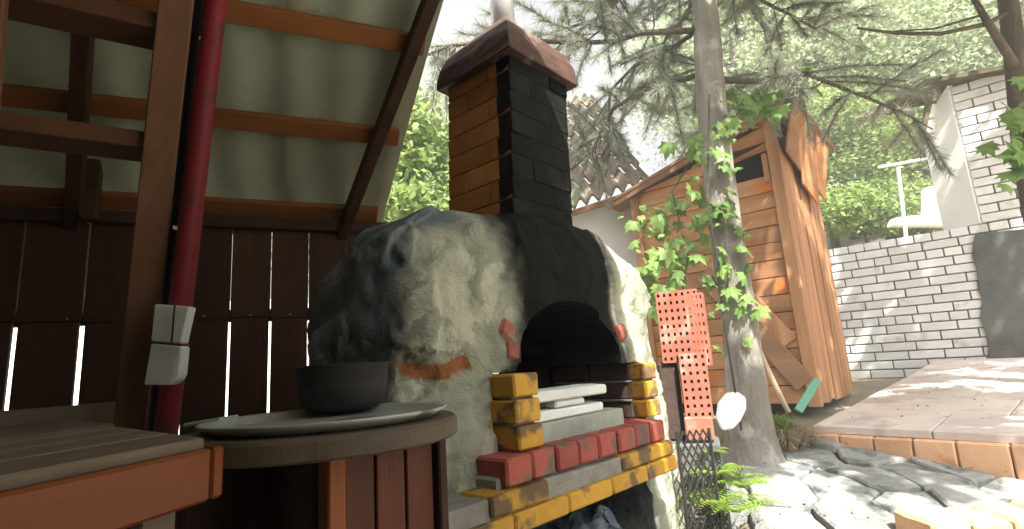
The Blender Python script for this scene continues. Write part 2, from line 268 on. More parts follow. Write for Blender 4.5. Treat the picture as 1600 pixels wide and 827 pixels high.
# ground sheet: fine near, coarse far
def ground():
    xs = sorted(set([-120, -60, -30, -16, -10, -7, -5.5] + [round(-4.5+i*.18, 3) for i in range(62)] + [7.5, 9, 12, 18, 30, 60, 120])); ys = sorted(set([-60, -25, -10, -5, -3] + [round(-2+i*.18, 3) for i in range(52)] + [8, 9, 10, 12, 16, 24, 40, 80, 160]))
    vs = []; fs = []
    for y in ys:
        for x in xs:
            z = hgt(x, y)
            d = .397*(x+1.95) - .918*(y-2)      # distance from the fence, negative beyond it
            t = (x-3.27)*.643 + (y-5.25)*.765    # beyond the white brick wall
            if t > .34: z = 1.9 + .2*(t-.34) if x > 1.0 else z + max(0, min(1, (x+.5)/1.5))*(1.9-z+.2*(t-.34))
            z = min(z, 9)
            if x > -2: z += .02*noise.noise(V((x*3, y*3, 0)))
            vs.append((x, y, z))
    n = len(xs)
    for j in range(len(ys)-1):
        for i in range(n-1): fs.append((j*n+i, j*n+i+1, (j+1)*n+i+1, (j+1)*n+i))
    o = B().add(vs, fs).build('ground', M['soil'], smooth=True); tag(o, kind='structure')
    c = []; F2 = []
    B2 = B(); B2.add([(-14, 2.9, .014), (-.75, 2.9, .014), (-1.6, 14, .014), (-14, 14, .014)], [(0, 1, 2, 3)]); p = B2.build('concrete_yard', M['palegr']); tag(p, kind='structure')
    sf = B().box((-4.5, -3.2, -.05), (5.1, 0, 0), (0, 6.0, 0), (0, 0, .062)).build('shelter_floor', M['soil']); tag(sf, kind='structure')
ground()
# ---- fence of vertical dark boards
FO = V((-1.95, 2.0, 0)); FD = V((.918, .397, 0)).normalized(); FN = V((.397, -.918, 0)).normalized()
def fpt(t, z, d=0): return FO + FD*t + FN*d + V((0, 0, z))
fence = empty('board_fence', fpt(0, 0), 'dark brown fence of vertical boards with bright gaps closing the shelter behind the bench', 'fence')
gx = [-1.02, -.80, -.60, -.40, -.185, .03, .237, .415, .585, .757, .918, 1.078, 1.235, 1.39, 1.55]
gw = [.016, .018, .018, .017, .017, .018, .020, .010, .010, .010, .0095, .009, .003, .003, .003]
for i in range(len(gx)-1):
    a, b = gx[i], gx[i+1]; jz = random.uniform(-.01, .01)
    B().box(fpt(a+gw[i]/2, .06+jz), FD*(b-a-gw[i]/2-gw[i+1]/2), FN*.022, V((0, 0, 1.37))).build('board', M['fence'], fence, bevel=.002)
    B().box(fpt(a+gw[i]*.13, 1.434+jz, .001), FD*(b-a-gw[i]*.13-gw[i+1]*.13), FN*.022, V((0, 0, .413))).build('board', M['fence'], fence, bevel=.002)
B().box(fpt(-1.1, 1.415, -.034), FD*2.7, FN*.03, V((0, 0, .055))).build('rail', M['dkwood'], fence, bevel=.003)
B().box(fpt(-1.1, .35, -.034), FD*2.7, FN*.03, V((0, 0, .07))).build('rail', M['dkwood'], fence, bevel=.003)
for t in (-.02, .19, .5, .66, .84, 1.0):
    B().lathe(fpt(t, 1.44, .026), [(0, .004), (.004, .003), (.005, 0), (.004, -.003), (0, -.004)], 8).build('nail', M['steel'], fence)
o = B().prism([(-13, 6.2, -.3), (-2.6, 7.6, -.3), (-2.6, 7.6, 2.3), (-13, 6.2, 2.3)], (0, .2, 0)).build('yard_wall', M['whitewash'], None, bevel=.01); tag(o, 'white wall added behind the dark fence so that its gaps show bright', 'wall')  # added beyond the fence only to make the gaps read bright
# ---- shelter: plate, rafters, purlins, posts, corrugated roof
RM = .79; PZ = 1.872
DR = V((.669, -.743, .75))
def rpt(t, s, lift=0):
    """point on the underside of the near slope: t along fence, s away from the fence"""
    RID = 1.95
    z = PZ + RM*s if s <= RID else PZ + RM*(2*RID-s)
    return FO + FD*t + FN*s + V((0, 0, z+lift))
shel = empty('garden_shelter', fpt(-1, 0, 1.5), 'timber shelter with pale corrugated roof sloping down to the dark fence', 'shelter')
B().box(fpt(-1.8, 1.83, -.01), FD*3.42, FN*.07, V((0, 0, .055))).build('wall_plate', M['dkwood'], shel, bevel=.004)
rn = V((-FN.x*RM, -FN.y*RM, 1)).normalized()       # normal of the near slope, upwards
rn2 = V((FN.x*RM, FN.y*RM, 1)).normalized()
# sheet right edge through two seen points
roofp = rpt(0, 0)
EA = Pn(598, 345, roofp+V((0, 0, .05)), rn); EB = Pn(697, 0, roofp+V((0, 0, .05)), rn)
def ts(p): q = V(p)-FO; return q.dot(FD), q.dot(FN)
tA, sA = ts(EA); tB, sB = ts(EB)
def edge_t(s): return tA + (tB-tA)*(s-sA)/(sB-sA)
print('edge', tA, sA, tB, sB, edge_t(1.95))
ER = min(edge_t(1.95), 2.3)
def wave(t): return .015*math.sin(t*2*math.pi/.21)
def sheet(t0, t1, s0, s1, lift, flare=True):
    nt = max(4, int((t1-t0)/.0222)); nsn = 8; b = B(); vs = []; fs = []
    for j in range(nsn+1):
        s = s0 + (s1-s0)*j/nsn; te = t1
        for i in range(nt+1):
            t = t0 + (te-t0)*i/nt
            if flare: t = min(t, edge_t(s) if s < 1.95 else ER)
            vs.append(rpt(t, s, lift + wave(t)))
    for j in range(nsn):
        for i in range(nt): fs.append((j*(nt+1)+i, j*(nt+1)+i+1, (j+1)*(nt+1)+i+1, (j+1)*(nt+1)+i))
    n = len(vs); vs += [v+V((0, 0, .007)) for v in vs]; fs += [tuple(q+n for q in f)[::-1] for f in fs]
    return b.add(vs, fs)
for k, (t0, t1) in enumerate([(-2.2, -1.13), (-1.17, -.08), (-.12, .97), (.93, 2.02), (1.98, 2.6)]):
    if t0 < edge_t(.0) or True:
        if edge_t(1.9) > t0+.05: sheet(t0, t1, -.12, 1.95, .062 + .004*k).build('roof_sheet', M['roof'], shel, smooth=True)
        if ER > t0+.05: sheet(t0, min(t1, ER), 1.95, 3.95, .062 + .004*k).build('roof_sheet', M['roof'], shel, smooth=True)
def purl(s, t0, t1, w=.075, h=.035, m='purlin', lift=.018):
    n = rn if s <= 1.95 else rn2
    a, b = rpt(t0, s), rpt(t1, s); sd = (FN*1 + V((0, 0, RM if s <= 1.95 else -RM))).normalized()
    return B().box(a - sd*w/2 + n*(lift-.018), FD*(t1-t0), sd*w, n*h).build('purlin', M[m], shel, bevel=.003)
def s_at(x, y): return ts(Pn(x, y, roofp, rn))
print('s', [tuple(round(q, 3) for q in s_at(*p)) for p in ((300, 120), (600, 180), (600, 325), (600, 8), (300, 300), (670, 0), (540, 340))])
for s in (.055, .39, .72, 1.05, 1.38, 1.71): purl(s, -2.1, edge_t(s)-.045)
for s in (2.2, 2.7, 3.2, 3.7): purl(s, -2.1, ER-.05)
a, b = s_at(540, 340), s_at(668, 0); k = (b[0]-a[0])/(b[1]-a[1])
for off in (-2.1, -1.05, 0):
    p0 = rpt(a[0]+off+k*(-.02-a[1]), -.02); p1 = rpt(a[0]+off+k*(1.93-a[1]), 1.93)
    B().bar(p0 - rn*.04, p1 - rn*.04, .05, .075, FD).build('rafter', M['dkwood'], shel, bevel=.004)
    B().bar(p1 - V((0, 0, .02)), rpt(a[0]+off+k*(1.93-a[1]), 3.9)-rn2*.04, .05, .075, FD).build('rafter', M['dkwood'], shel, bevel=.004)
for (t, s) in ((-1.9, 3.6), (1.9, 3.75)):
    q = FO+FD*t+FN*s; B().box(q, FD*.09, FN*.09, V((0, 0, rpt(0, s).z))).build('post', M['dkwood'], shel, bevel=.004)
for k in range(26):     # boards added out of view at the left end to cut light inside
    q = FO + FD*-1.55 + FN*(.15*k+.02); B().box(q, FD*.022, FN*.147, V((0, 0, rpt(0, .15*k+.07).z-.01))).build('end_board', M['fence'], shel, bevel=.002)
for k in range(24):     # low boards added behind the camera to keep daylight out of the shelter
    q = FO + FD*(-1.5+.15*k) + FN*3.8; B().box(q, FD*.147, FN*.022, V((0, 0, 1.85))).build('rear_board', M['fence'], shel, bevel=.002)
for s_ in (.39, .72, 1.05, 1.38):
    for t_ in np.arange(-1.9, edge_t(s_)-.1, .42):
        c = rpt(float(t_)+.05, s_+.02, .044); B().tube([c+rn*.01, c-rn*.012], [.006, .004], 6).build('screw', M['steel'], shel)
# brace post seen behind the ladder
pb = P(140, 335, 2.02); pt_ = P(165, 40, 1.93)
B().bar(pb - V((.0, 0, .02)), pt_ + (pt_-pb)*.2, .055, .05, FD).build('post', M['dkwood'], shel, bevel=.004)
# ---- ladder of broad steps leaning in front of the fence
lad = empty('step_ladder', P(200, 655, 1.95), 'steep brown wooden ladder with broad treads rising from the bench beside the red pipe', 'ladder')
def lerp(a, b, t): return V(a).lerp(V(b), t)
LB, LT = P(203, 668, 1.72), P(276, 0, 1.34); d = LT-LB; LD = V((.85, .53, 0)).normalized()
LW = .40; LX = LD.cross(d).normalized()
B().bar(LB, LT+d*.12, .085, .04, LD).build('stile', M['brown'], lad, bevel=.004)
B().bar(LB-LD*LW, LT-LD*LW+d*.12, .085, .04, LD).build('stile', M['brown'], lad, bevel=.004)
for yr in (234, 50, -150):
    f = (668-yr)/668.; f = f*1.0; A = LB + d*f
    for _ in range(4):
        dep = (A-CAM).dot(Fw); yy = 413.5 - FPX*(A-CAM).dot(Up)/dep; A = A + d*((yy-yr)/668.*.8)
    B().box(A + LD*-.03, -LD*(LW-.04), V((-LD.y, LD.x, 0))*.13, V((0, 0, .052))).build('tread', M['brownh'], lad, bevel=.003)
# ---- red pipe with cable, clips
pp0, pp1 = P(262, 655, 1.62), P(337, 0, 1.45); dp = pp1-pp0
pipe = empty('red_pipe', pp0 - dp*((pp0.z-.0)/dp.z), 'red painted steel pipe rising beside the ladder with a black cable clipped to it', 'pipe')
B().tube([pp0 - dp*((pp0.z)/dp.z), pp0, pp1, pp1+dp*.6], .032, 24).build('tube', M['red'], pipe, smooth=True)
cb0, cb1 = P(243, 655, 1.66), P(313, 0, 1.49); dc = cb1-cb0
B().tube([cb0 - dc*(cb0.z/dc.z), cb0] + [cb0+dc*q for q in (.3, .6, 1, 1.4)], .017, 12).build('cable', M['black'], pipe, smooth=True)
cl0, cl1 = P(257, 655, 1.64), P(325, 0, 1.47); dl = cl1-cl0
B().tube([cl0, cl1+dl*.3], .007, 8).build('cable', mat('violet_grey_cable', (.10, .09, .16), (.15, .13, .22), 5, .5, .1, rnd=0), pipe, smooth=True)
for (x, y, Y) in ((310, 61, 1.44), (269, 358, 1.52)):
    c = P(x, y, Y); B().box(c, V((.030, 0, -.008)), V((0, .02, 0)), V((0, 0, .012))).build('clip', M['whitepl'], pipe, bevel=.002)
# ---- white switch boxes on the pipe
j1 = empty('socket_box', P(265, 535, 1.5), 'white plastic box with split front, upper of two on the red pipe', 'electrical box')
q = [P(241, 475, 1.49), P(296, 479, 1.47), P(283, 537, 1.48), P(235, 533, 1.50)]
B().prism(q, (0, .035, 0)).build('casing', M['whitepl'], j1, bevel=.004)
B().bar(P(273, 477, 1.462), P(268, 536, 1.466), .003, .004, V((1, 0, 0))).build('seam', M['greypl'], j1)
B().bar(P(236, 535, 1.476), P(284, 540, 1.466), .004, .006, V((0, 0, 1))).build('seam', M['greypl'], j1)
j2 = empty('switch_box', P(255, 600, 1.5), 'white plastic box with rounded lower corner, lower of two on the red pipe', 'electrical box')
q = [P(235, 537, 1.50), P(283, 541, 1.48), P(284, 545, 1.48), P(280, 585, 1.49), P(275, 595, 1.49), P(264, 602, 1.49), P(224, 602, 1.51)]
B().prism(q, (0, .04, 0)).build('casing', M['whitepl'], j2, bevel=.004)
# ---- bench / worktop at the left
HZ = 1.026
bn = empty('wooden_bench', P(100, 700, 1.3) - V((0, 0, P(100, 700, 1.3).z)), 'weathered wooden bench top with glossy orange front board beneath the ladder', 'bench')
c1 = P(322, 684, .72); HZ = c1.z; c0 = V((-.885, .70, HZ)); back = V((-.55, .26, 0))
c2 = c1 + V((-.74, .67, 0))*.60
c0 = Pz(-40, 752, HZ); dirb = (c0-c1).normalized(); acr = (c2-c1)
for i in range(4):
    o = c1 + acr*(i/4.)*1.0
    B().box(o + acr*.008, dirb*1.4, acr*(1/4.-.010), V((0, 0, -.03))).build('plank', M['bench'], bn, bevel=.003)
o = c1 + acr*1.0 - dirb*.02
B().box(o, dirb*1.4 , acr.normalized()*.55, V((0, 0, -.032))).build('plank', M['bench'], bn, bevel=.003)
B().box(c1 + V((0, 0, -.012)), dirb*1.4, -acr.normalized()*.024, V((0, 0, -.064))).build('front_board', M['orange'], bn, bevel=.004)
B().box(c1 - dirb*.022 - acr.normalized()*.024 + V((0, 0, -.012)), acr+acr.normalized()*.02, dirb*.021, V((0, 0, -.064))).build('end_board', M['orange'], bn, bevel=.004)
for (f, g) in ((.03, .05), (.03, .55), (1.25, .05)):
    o = c1 + dirb*f + acr*g + V((0, 0, -.03)); B().box(o, dirb*.05, acr.normalized()*.05, V((0, 0, -.99))).build('leg', M['bench'], bn, bevel=.003)
# raised back shelf board in front of the fence
q0 = P(-60, 660, 1.60); q1 = P(205, 640, 1.95); q0.z = q1.z = HZ+.03
B().box(q1, q0-q1, FN*.10, V((0, 0, -.13))).build('back_board', M['bench'], bn, bevel=.003)
# ---- round table with steel tray
TC = V((-.355, .985, 0)); tb = empty('round_table', TC, 'round dark wooden table on a red-brown cabinet base in front of the oven', 'table')
RZ = 1.068
B().lathe(TC+V((0, 0, RZ)), [(0, -.034), (.231, -.034), (.236, -.030), (.236, -.006), (.231, 0), (0, 0)], 64).build('tabletop', M['tabletop'], tb, smooth=False)
A0 = P(508, 715, .84); A1 = P(693, 715, .99); A0.z = A1.z = RZ-.034; sb = (A1-A0).normalized(); bk = V((-sb.y, sb.x, 0))
for i in range(3):
    ln = (A1-A0).length; B().box(A0+sb*(.03+(ln-.05)*i/3.), sb*((ln-.05)/3.-.004), bk*.02, V((0, 0, -1.0))).build('board', M['cabinet'], tb, bevel=.002)
B().box(A0-bk*.012, sb*.028, bk*.04, V((0, 0, -1.0))).build('corner_post', M['cabor'], tb, bevel=.003)
B().box(A1-sb*.018-bk*.012, sb*.018, bk*.03, V((0, 0, -1.0))).build('corner_post', M['dkwood'], tb, bevel=.003)
B().box(A0+bk*.045, sb*.02, bk*.26, V((0, 0, -1.0))).build('side_panel', M['dkwood'], tb, bevel=.003)
B().box(A0+bk*.31-sb*.12, sb*((A1-A0).length-.02), bk*.02, V((0, 0, -1.0))).build('back_panel', M['dkwood'], tb, bevel=.003)
TR = V((-.348, .985, RZ+.001)); ty = empty('steel_tray', TR, 'shallow round steel tray with bright rim lying on the round table', 'tray')
B().lathe(TR, [(0, .002), (.16, .002), (.185, .004), (.199, .014), (.209, .017), (.211, .015), (.204, .009), (.187, 0), (0, 0)], 72).build('dish', M['steel'], ty, smooth=True)
hd = TR + V((-.275, .04, .010)); B().bar(TR + (hd-TR).normalized()*.20 + V((0, 0, .010)), hd, .055, .008, V((0, 1, 0))).build('handle', M['steel'], ty, bevel=.003)
# pot at the back of the table
PC = P(536, 634, 1.15); pot = empty('iron_pot', PC, 'soot-black iron pot behind the steel tray beside the oven flank', 'pot')
PC = V((PC.x, PC.y, RZ+.012)); ps = .68
B().lathe(PC, [(r*.82, z*.80) for r, z in [(0, 0), (.085, .002), (.105, .02), (.113, .06), (.118, .112), (.123, .116), (.117, .118), (.108, .11), (.10, .02), (0, .015)]], 40).build('bowl', M['potm'], pot, smooth=True)
# ================================================================== OVEN
oven = empty('masonry_oven', ov(.65, .35, 0), 'large plastered outdoor oven with sooty arched mouth, brick ledge and tall square chimney', 'oven')
def oven_body():
    A_, B_ = .655, .305; ztop = 1.645; nth = 420; nz = 150; vs = []; fs = []; cx = ov(A_-.09, B_, 0)
    def ring(z, sc, npow, wob=1):
        for i in range(nth):
            th = 2*math.pi*i/nth; c, s_ = math.cos(th), math.sin(th); r = (abs(c)**npow + abs(s_)**npow)**(-1/npow)
            a = A_*r*c*sc; b = B_*r*s_*sc
            p = cx + OU*a + OV*b + V((0, 0, z))
            nrm = (OU*c/A_ + OV*s_/B_).normalized()
            q = p*2.6; dsp = .036*noise.noise(q) + .032*noise.noise(p*6.5+V((5, 1, 2))) + .016*noise.noise(p*13) + .006*noise.noise(p*34)
            k1 = noise.noise(p*3.7+V((9, 9, 9)))
            if k1 > .08: dsp -= .026*min(1, (k1-.08)*30)
            k2 = noise.noise(p*7.3+V((2, 7, 4)))
            if k2 > .12: dsp += .017*min(1, (k2-.12)*35)
            av, bv = p.dot(OU)-V((KX, KY, 0)).dot(OU), p.dot(OV)-V((KX, KY, 0)).dot(OV)
            wv = .02*noise.noise(p*14)
            if -.075 < av+wv < .085 and 1.125 < z+wv < 1.185 and bv < .1: dsp -= .014
            # lower-left bulge
            if c < 0: dsp += .03*max(0, -c)*math.exp(-((z-1.2)/.18)**2)
            flat = 1.0
            if s_ < -.5 and abs(a) < .55: flat = .5
            vs.append(p + nrm*dsp*flat*wob*(1 if z < 1.45 else .7) + V((0, 0, dsp*.28 if sc < .93 else 0)))
    lv = []
    for j in range(nz+1):
        z = -.02 + 1.26*j/nz; lv.append((z, 1-.02*max(0, (z-.95)/.29), 5.0))
    for j in range(1, 46):
        ph = j/45*math.pi/2; lv.append((1.24 + (ztop-1.24)*math.sin(ph)**.80, max(.02, .98*math.cos(ph)**.44), 5.0 - 1.9*j/45))
    for (z, sc, pw) in lv: ring(z, sc, pw)
    for j in range(len(lv)-1):
        for i in range(nth): fs.append((j*nth+i, j*nth+(i+1) % nth, (j+1)*nth+(i+1) % nth, (j+1)*nth+i))
    fs.append(tuple(range(nth))[::-1]); fs.append(tuple((len(lv)-1)*nth+i for i in range(nth)))
    return B().add(vs, fs)
body = oven_body().build('body', M['plaster'], oven, smooth=True)
def cutter(poly_az, b0, b1):
    b = B().prism([ov(a, b0, z) for a, z in poly_az], OV*(b1-b0)); me = b.mesh('cut', None, origin(oven)); me.materials.append(M['plaster']); o = bpy.data.objects.new('cut', me); COL.objects.link(o); o.location = origin(oven); return o
arch = [(.265, 1.0), (.265, 1.16)] + [(.515 - .25*math.cos(math.pi*i/14), 1.16 + .175*math.sin(math.pi*i/14)) for i in range(1, 14)] + [(.765, 1.16), (.765, 1.0)]
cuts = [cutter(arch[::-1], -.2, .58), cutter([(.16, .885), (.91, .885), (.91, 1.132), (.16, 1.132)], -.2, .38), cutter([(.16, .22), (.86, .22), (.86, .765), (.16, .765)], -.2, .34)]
for c in cuts:
    md = body.modifiers.new('b', 'BOOLEAN'); md.operation = 'DIFFERENCE'; md.object = c; md.solver = 'EXACT'
dg = bpy.context.evaluated_depsgraph_get(); dg.update(); nm = bpy.data.meshes.new_from_object(body.evaluated_get(dg)); body.modifiers.clear(); body.data = nm; nm.name = 'body'
for c in cuts: bpy.data.objects.remove(c)
sm = [p.normal.length > 0 and len(p.vertices) == 4 for p in nm.polygons]; nm.polygons.foreach_set('use_smooth', sm)
# hearth slab
B().box(ov(.08, -.07, .868), OU*.82, OV*.50, V((0, 0, .030))).build('hearth_slab', M['gslab'], oven, bevel=.006)
MO = frame3(OU, OV)
yb = [brick_mesh('yb', .095, .22, .058, M['ybrick'], .005, .002)]
rb = [brick_mesh('rb', .090, .18, .064, M['rbrick'], .006, .002)]
for i in range(8):
    link('brick', rb[0], oven, ov(.088+.0965*i, -.090+random.uniform(-.004, .004), .876), MO @ Matrix.Rotation(random.uniform(-.02, .02), 3, 'Z'))
for k in range(3):
    link('brick', yb[0], oven, ov(.163+random.uniform(-.005, .005), -.064+random.uniform(-.008, .005), .943+k*.0635), MO @ Matrix.Rotation(random.uniform(-.03, .03), 3, 'Z'))
    link('brick', yb[0], oven, ov(.862, -.03+random.uniform(-.005, .005), .943+k*.0635), MO)
for a in (.17, .87):
    B().box(ov(a, -.045 if a < .5 else -.015, .94), OU*.08, OV*.18, V((0, 0, .185))).build('mortar', M['mortar'], oven)
B().box(ov(.092, -.075, .872), OU*.765, OV*.14, V((0, 0, .065))).build('mortar', M['dmortar'], oven)
# yellow ledge: one continuous course and two short pieces on it
y2 = brick_mesh('y2', .194, .11, .044, M['ybrick'], .005, .002); y3 = brick_mesh('y3', .156, .11, .042, M['ybrick'], .005, .002)
for i in range(5): link('brick', y2, oven, ov(-.112+.197*i, -.115, .783), MO)
link('brick', y2, oven, ov(.022, -.108, .830), MO)
for a in (.555, .714): link('brick', y3, oven, ov(a, -.108, .830), MO)
B().box(ov(-.105, -.098, .782), OU*.97, OV*.15, V((0, 0, .088))).build('mortar', M['mortar'], oven, bevel=.004, sub=5, jit=.006)
# arch shoulder bricks
for (a, z, r) in ((.185, 1.235, .5), (.205, 1.165, .15), (.79, 1.20, -.35)):
    R3 = MO @ Matrix.Rotation(r, 3, 'Y'); link('brick', brick_mesh('ab', .06, .10, .055, M['hollow'], .010, .005), oven, ov(a, -.001, z), R3)
# inner right wall of brick courses, sooty, with pale joints
for k in range(3):
    for j in range(2): link('brick', brick_mesh('ib', .05, .17, .060, M['sbrick'], .004, .002), oven, ov(.852, .0+.18*j+.02, .941+k*.065), MO)
    if k: B().box(ov(.846, .02, .934+k*.065), OU*.03, OV*.34, V((0, 0, .006))).build('joint', M['mortar'], oven)
# ---- chimney
CZ0 = 1.56; ca, cb_ = .498, .200; LEAN = .035; ch = empty('x', (0, 0, 0)); bpy.data.objects.remove(ch)
CHT = 2.30; cw = .345
B().box(ov(ca+.008, cb_+.008, CZ0-.1), OU*(cw-.016), OV*(cw-.016), V((LEAN*(CHT-CZ0+.1), 0, CHT-CZ0+.1))).build('chimney_core', M['omortar'], oven)
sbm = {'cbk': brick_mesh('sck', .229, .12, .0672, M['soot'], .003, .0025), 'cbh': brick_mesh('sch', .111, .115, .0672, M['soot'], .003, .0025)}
cbm = [brick_mesh('cbk', .228, .12, .066, M['cbrick'], .0035, .0035)]
nc = 9; ph = (CHT-CZ0)/nc
for k in range(nc):
    z = CZ0+k*ph
    for side in range(4):
        # pinwheel: each side 1.5 bricks
        for j in range(2):
            L_ = .228 if (j == 0) == (k % 2 == 0) else .109
            o0 = 0 if j == 0 else (.233 if k % 2 == 0 else .114)
            me = cbm[0] if L_ == .228 else (cbm[1] if len(cbm) > 1 else cbm.append(brick_mesh('cbh', .109, .115, .066, M['cbrick'], .0035, .0035)) or cbm[1])
            if side == 0: p, ax = ov(ca+o0, cb_, z), MO           # front (to OU)
            elif side == 1: p, ax = ov(ca+cw, cb_+o0, z), frame3(OV, -OU)
            elif side == 2: p, ax = ov(ca+cw-o0, cb_+cw, z), frame3(-OU, -OV)
            else: p, ax = ov(ca, cb_+cw-o0, z), frame3(-OV, OU)
            if side in (0,): p = p + OV*.002
            if side in (1, 2): p = p + V((0, 0, .0011*side))
            inset = .0035*(side % 2)
            p = p + V((LEAN*(z-CZ0), 0, .0013*(side % 2)))
            if side == 0: p = p - OV*.004
            if side == 0 and (k*3+j) % 5 == 0: p = p - OV*.004
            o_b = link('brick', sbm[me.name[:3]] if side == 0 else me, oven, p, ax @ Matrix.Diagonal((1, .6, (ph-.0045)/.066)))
B().box(ov(ca+.006, cb_+.0005, CZ0+.01), OU*(cw-.008), OV*.006, V((LEAN*(CHT-CZ0), 0, CHT-CZ0-.012))).build('sooty_mortar', M['soot'], oven)
# cap: skirt and hipped sheet metal hood, then the flue
ce = .026; z0 = CHT-.03; cc = lambda a, b, z: ov(ca+a, cb_+b, z) + V((LEAN*(CHT-CZ0), 0, 0))
b = B(); r0 = [cc(-ce-.012, -ce-.012, z0), cc(cw+ce+.012, -ce-.012, z0), cc(cw+ce+.012, cw+ce+.012, z0), cc(-ce-.012, cw+ce+.012, z0)]
r1 = [cc(-ce, -ce, z0+.085), cc(cw+ce, -ce, z0+.085), cc(cw+ce, cw+ce, z0+.085), cc(-ce, cw+ce, z0+.085)]
r2 = [cc(-.005, -.005, z0+.14), cc(cw+.005, -.005, z0+.14), cc(cw+.005, cw+.005, z0+.14), cc(-.005, cw+.005, z0+.14)]
r3 = [cc(.13, .13, z0+.29), cc(cw-.13, .13, z0+.29), cc(cw-.13, cw-.13, z0+.29), cc(.13, cw-.13, z0+.29)]
fs = [(0, 1, 2, 3)]
for k in range(3): fs += [(k*4+i, k*4+(i+1) % 4, k*4+4+(i+1) % 4, k*4+4+i) for i in range(4)]
fs.append((12, 13, 14, 15))
b.add(r0+r1+r2+r3, fs).build('chimney_cap', M['capm'], oven, bevel=.004, sub=3, jit=.006)
for i in range(9):
    a_ = random.uniform(0, cw); B().box(cc(a_*.9-.03, a_ % .05, z0+.10+random.uniform(0, .04)), OU*.04, OV*.03, V((0, 0, .015+random.random()*.02))).build('rust_flake', M['capm'], oven, bevel=.005, jit=.006)
fc = cc(cw/2, cw/2, z0+.26); B().lathe(fc, [(0, 0), (.05, 0), (.05, .5), (.046, .5), (.046, .02)], 32).build('flue_pipe', M['flue'], oven, smooth=True)
# ---- loose slabs on the hearth
ZB = .842; sz = .899
def slab(a, b, z, l, w, h, m, name, label, rot=0):
    e = B().box(ov(a, b, z), OU*l, OV*w, V((0, 0, h))).mesh(name, m, ov(a, b, z), bevel=.005, sub=1, jit=.003); o = bpy.data.objects.new(name, e); COL.objects.link(o); o.location = ov(a, b, z); o.rotation_euler.z = rot
    tag(o, label, 'slab', 'slabs stacked on the oven hearth')
slab(.268, -.02, sz, .46, .12, .090, M['gslab'], 'stone_block', 'long grey-green block at the bottom of the stack on the oven hearth')
slab(.270, -.01, sz+.092, .37, .11, .028, M['wslab'], 'stone_slab', 'chipped white slab resting directly on the grey-green block', .02)
slab(.40, .0, sz+.122, .14, .08, .020, M['wslab'], 'stone_slab', 'small white piece sandwiched between the two longer white slabs', -.03)
slab(.275, -.01, sz+.144, .37, .12, .030, M['wslab'], 'stone_slab', 'clean white slab on top of the stack in the oven mouth', -.02)
sk_ = B().box(ov(.25, .02, .22), OU*.52, OV*.3, V((0, 0, .44))); o = sk_.build('plastic_sack', M['bluegrey'], None, sub=9, bevel=.05, jit=.05, smooth=True); tag(o, 'crumpled blue-grey plastic sack stuffed in the niche under the brick ledge', 'sack')
# ================================================================== RIGHT OF THE OVEN
# hollow perforated bricks
def hollow_mesh(l, w, h, holes):
    """block with real holes in the wide front face (x-z), y is depth"""
    nx, nz = holes; b = B(); sx, sz_ = l/nx, h/nz; k = .3
    for i in range(nx):
        for j in range(nz):
            x0, z0_ = i*sx, j*sz_; o = [(x0, 0, z0_), (x0+sx, 0, z0_), (x0+sx, 0, z0_+sz_), (x0, 0, z0_+sz_)]
            n_ = [(x0+sx*k, 0, z0_+sz_*k), (x0+sx*(1-k), 0, z0_+sz_*k), (x0+sx*(1-k), 0, z0_+sz_*(1-k)), (x0+sx*k, 0, z0_+sz_*(1-k))]
            d = [(x, w*.5, z) for x, _, z in n_]
            b.add(o+n_+d, [(q, (q+1) % 4, 4+(q+1) % 4, 4+q) for q in range(4)] + [(4+q, 4+(q+1) % 4, 8+(q+1) % 4, 8+q) for q in range(4)] + [(8, 9, 10, 11)])
    b.add([(0, 0, 0), (l, 0, 0), (l, 0, h), (0, 0, h), (0, w, 0), (l, w, 0), (l, w, h), (0, w, h)], [(0, 4, 5, 1), (1, 5, 6, 2), (2, 6, 7, 3), (3, 7, 4, 0), (4, 7, 6, 5)])
    me = bpy.data.meshes.new('hollow'); me.from_pydata([tuple(v) for v in b.v], [], b.f); bm = bmesh.new(); bm.from_mesh(me); bmesh.ops.remove_doubles(bm, verts=bm.verts, dist=1e-5); bmesh.ops.recalc_face_normals(bm, faces=bm.faces); bm.to_mesh(me); bm.free()
    me.materials.append(M['hollow']); me.materials.append(M['hole'])
    for p in me.polygons:
        if abs(p.center.y - w*.5) < 1e-3 and p.area < sx*sz_*.4: p.material_index = 1
    return me
hx = V((.93, -.30, 0)).normalized(); hy = V((.30, .93, 0)).normalized(); MH = frame3(hx, hy)
hb = hollow_mesh(.178, .12, .24, (7, 9)); hb2 = hollow_mesh(.11, .12, .24, (4, 8))
def hollow(me, p, label, rz=0, sc=(1, 1, 1)):
    o = link('hollow_block', me, None, p, MH @ Matrix.Rotation(rz, 3, 'Z') @ Matrix.Diagonal(sc)); tag(o, label, 'brick', 'perforated red bricks piled beside the oven')
p = P(1036, 568, 2.34); hollow(hb, p, 'large sunlit perforated red block at the top left of the pile beside the oven', 0, (1, 1, 1.3))
p = P(1072, 655, 2.28); hollow(hb2, p, 'perforated red block standing upright below the large one beside the oven', .05, (1, 1, 1.12))
p2 = P(1086, 572, 2.30); hollow(hb2, p2, 'narrow perforated red block leaning beside the large sunlit one', -.1, (.6, 1, 1.3))
q = P(1073, 690, 2.27); o = B().box(q, hx*.11, hy*.13, V((0, 0, .095))).build('solid_brick', M['hollow'], None, bevel=.006, jit=.002); tag(o, 'plain red block at the foot of the perforated pile', 'brick')
q = P(1040, 690, 2.36); o = B().box(q+V((0, 0, 0)), hx*.085, hy*.12, V((0, 0, .33))).build('sooty_block', M['sbrick'], None, bevel=.01, jit=.004); tag(o, 'dark sooty block in the shade between the oven and the perforated bricks', 'brick')
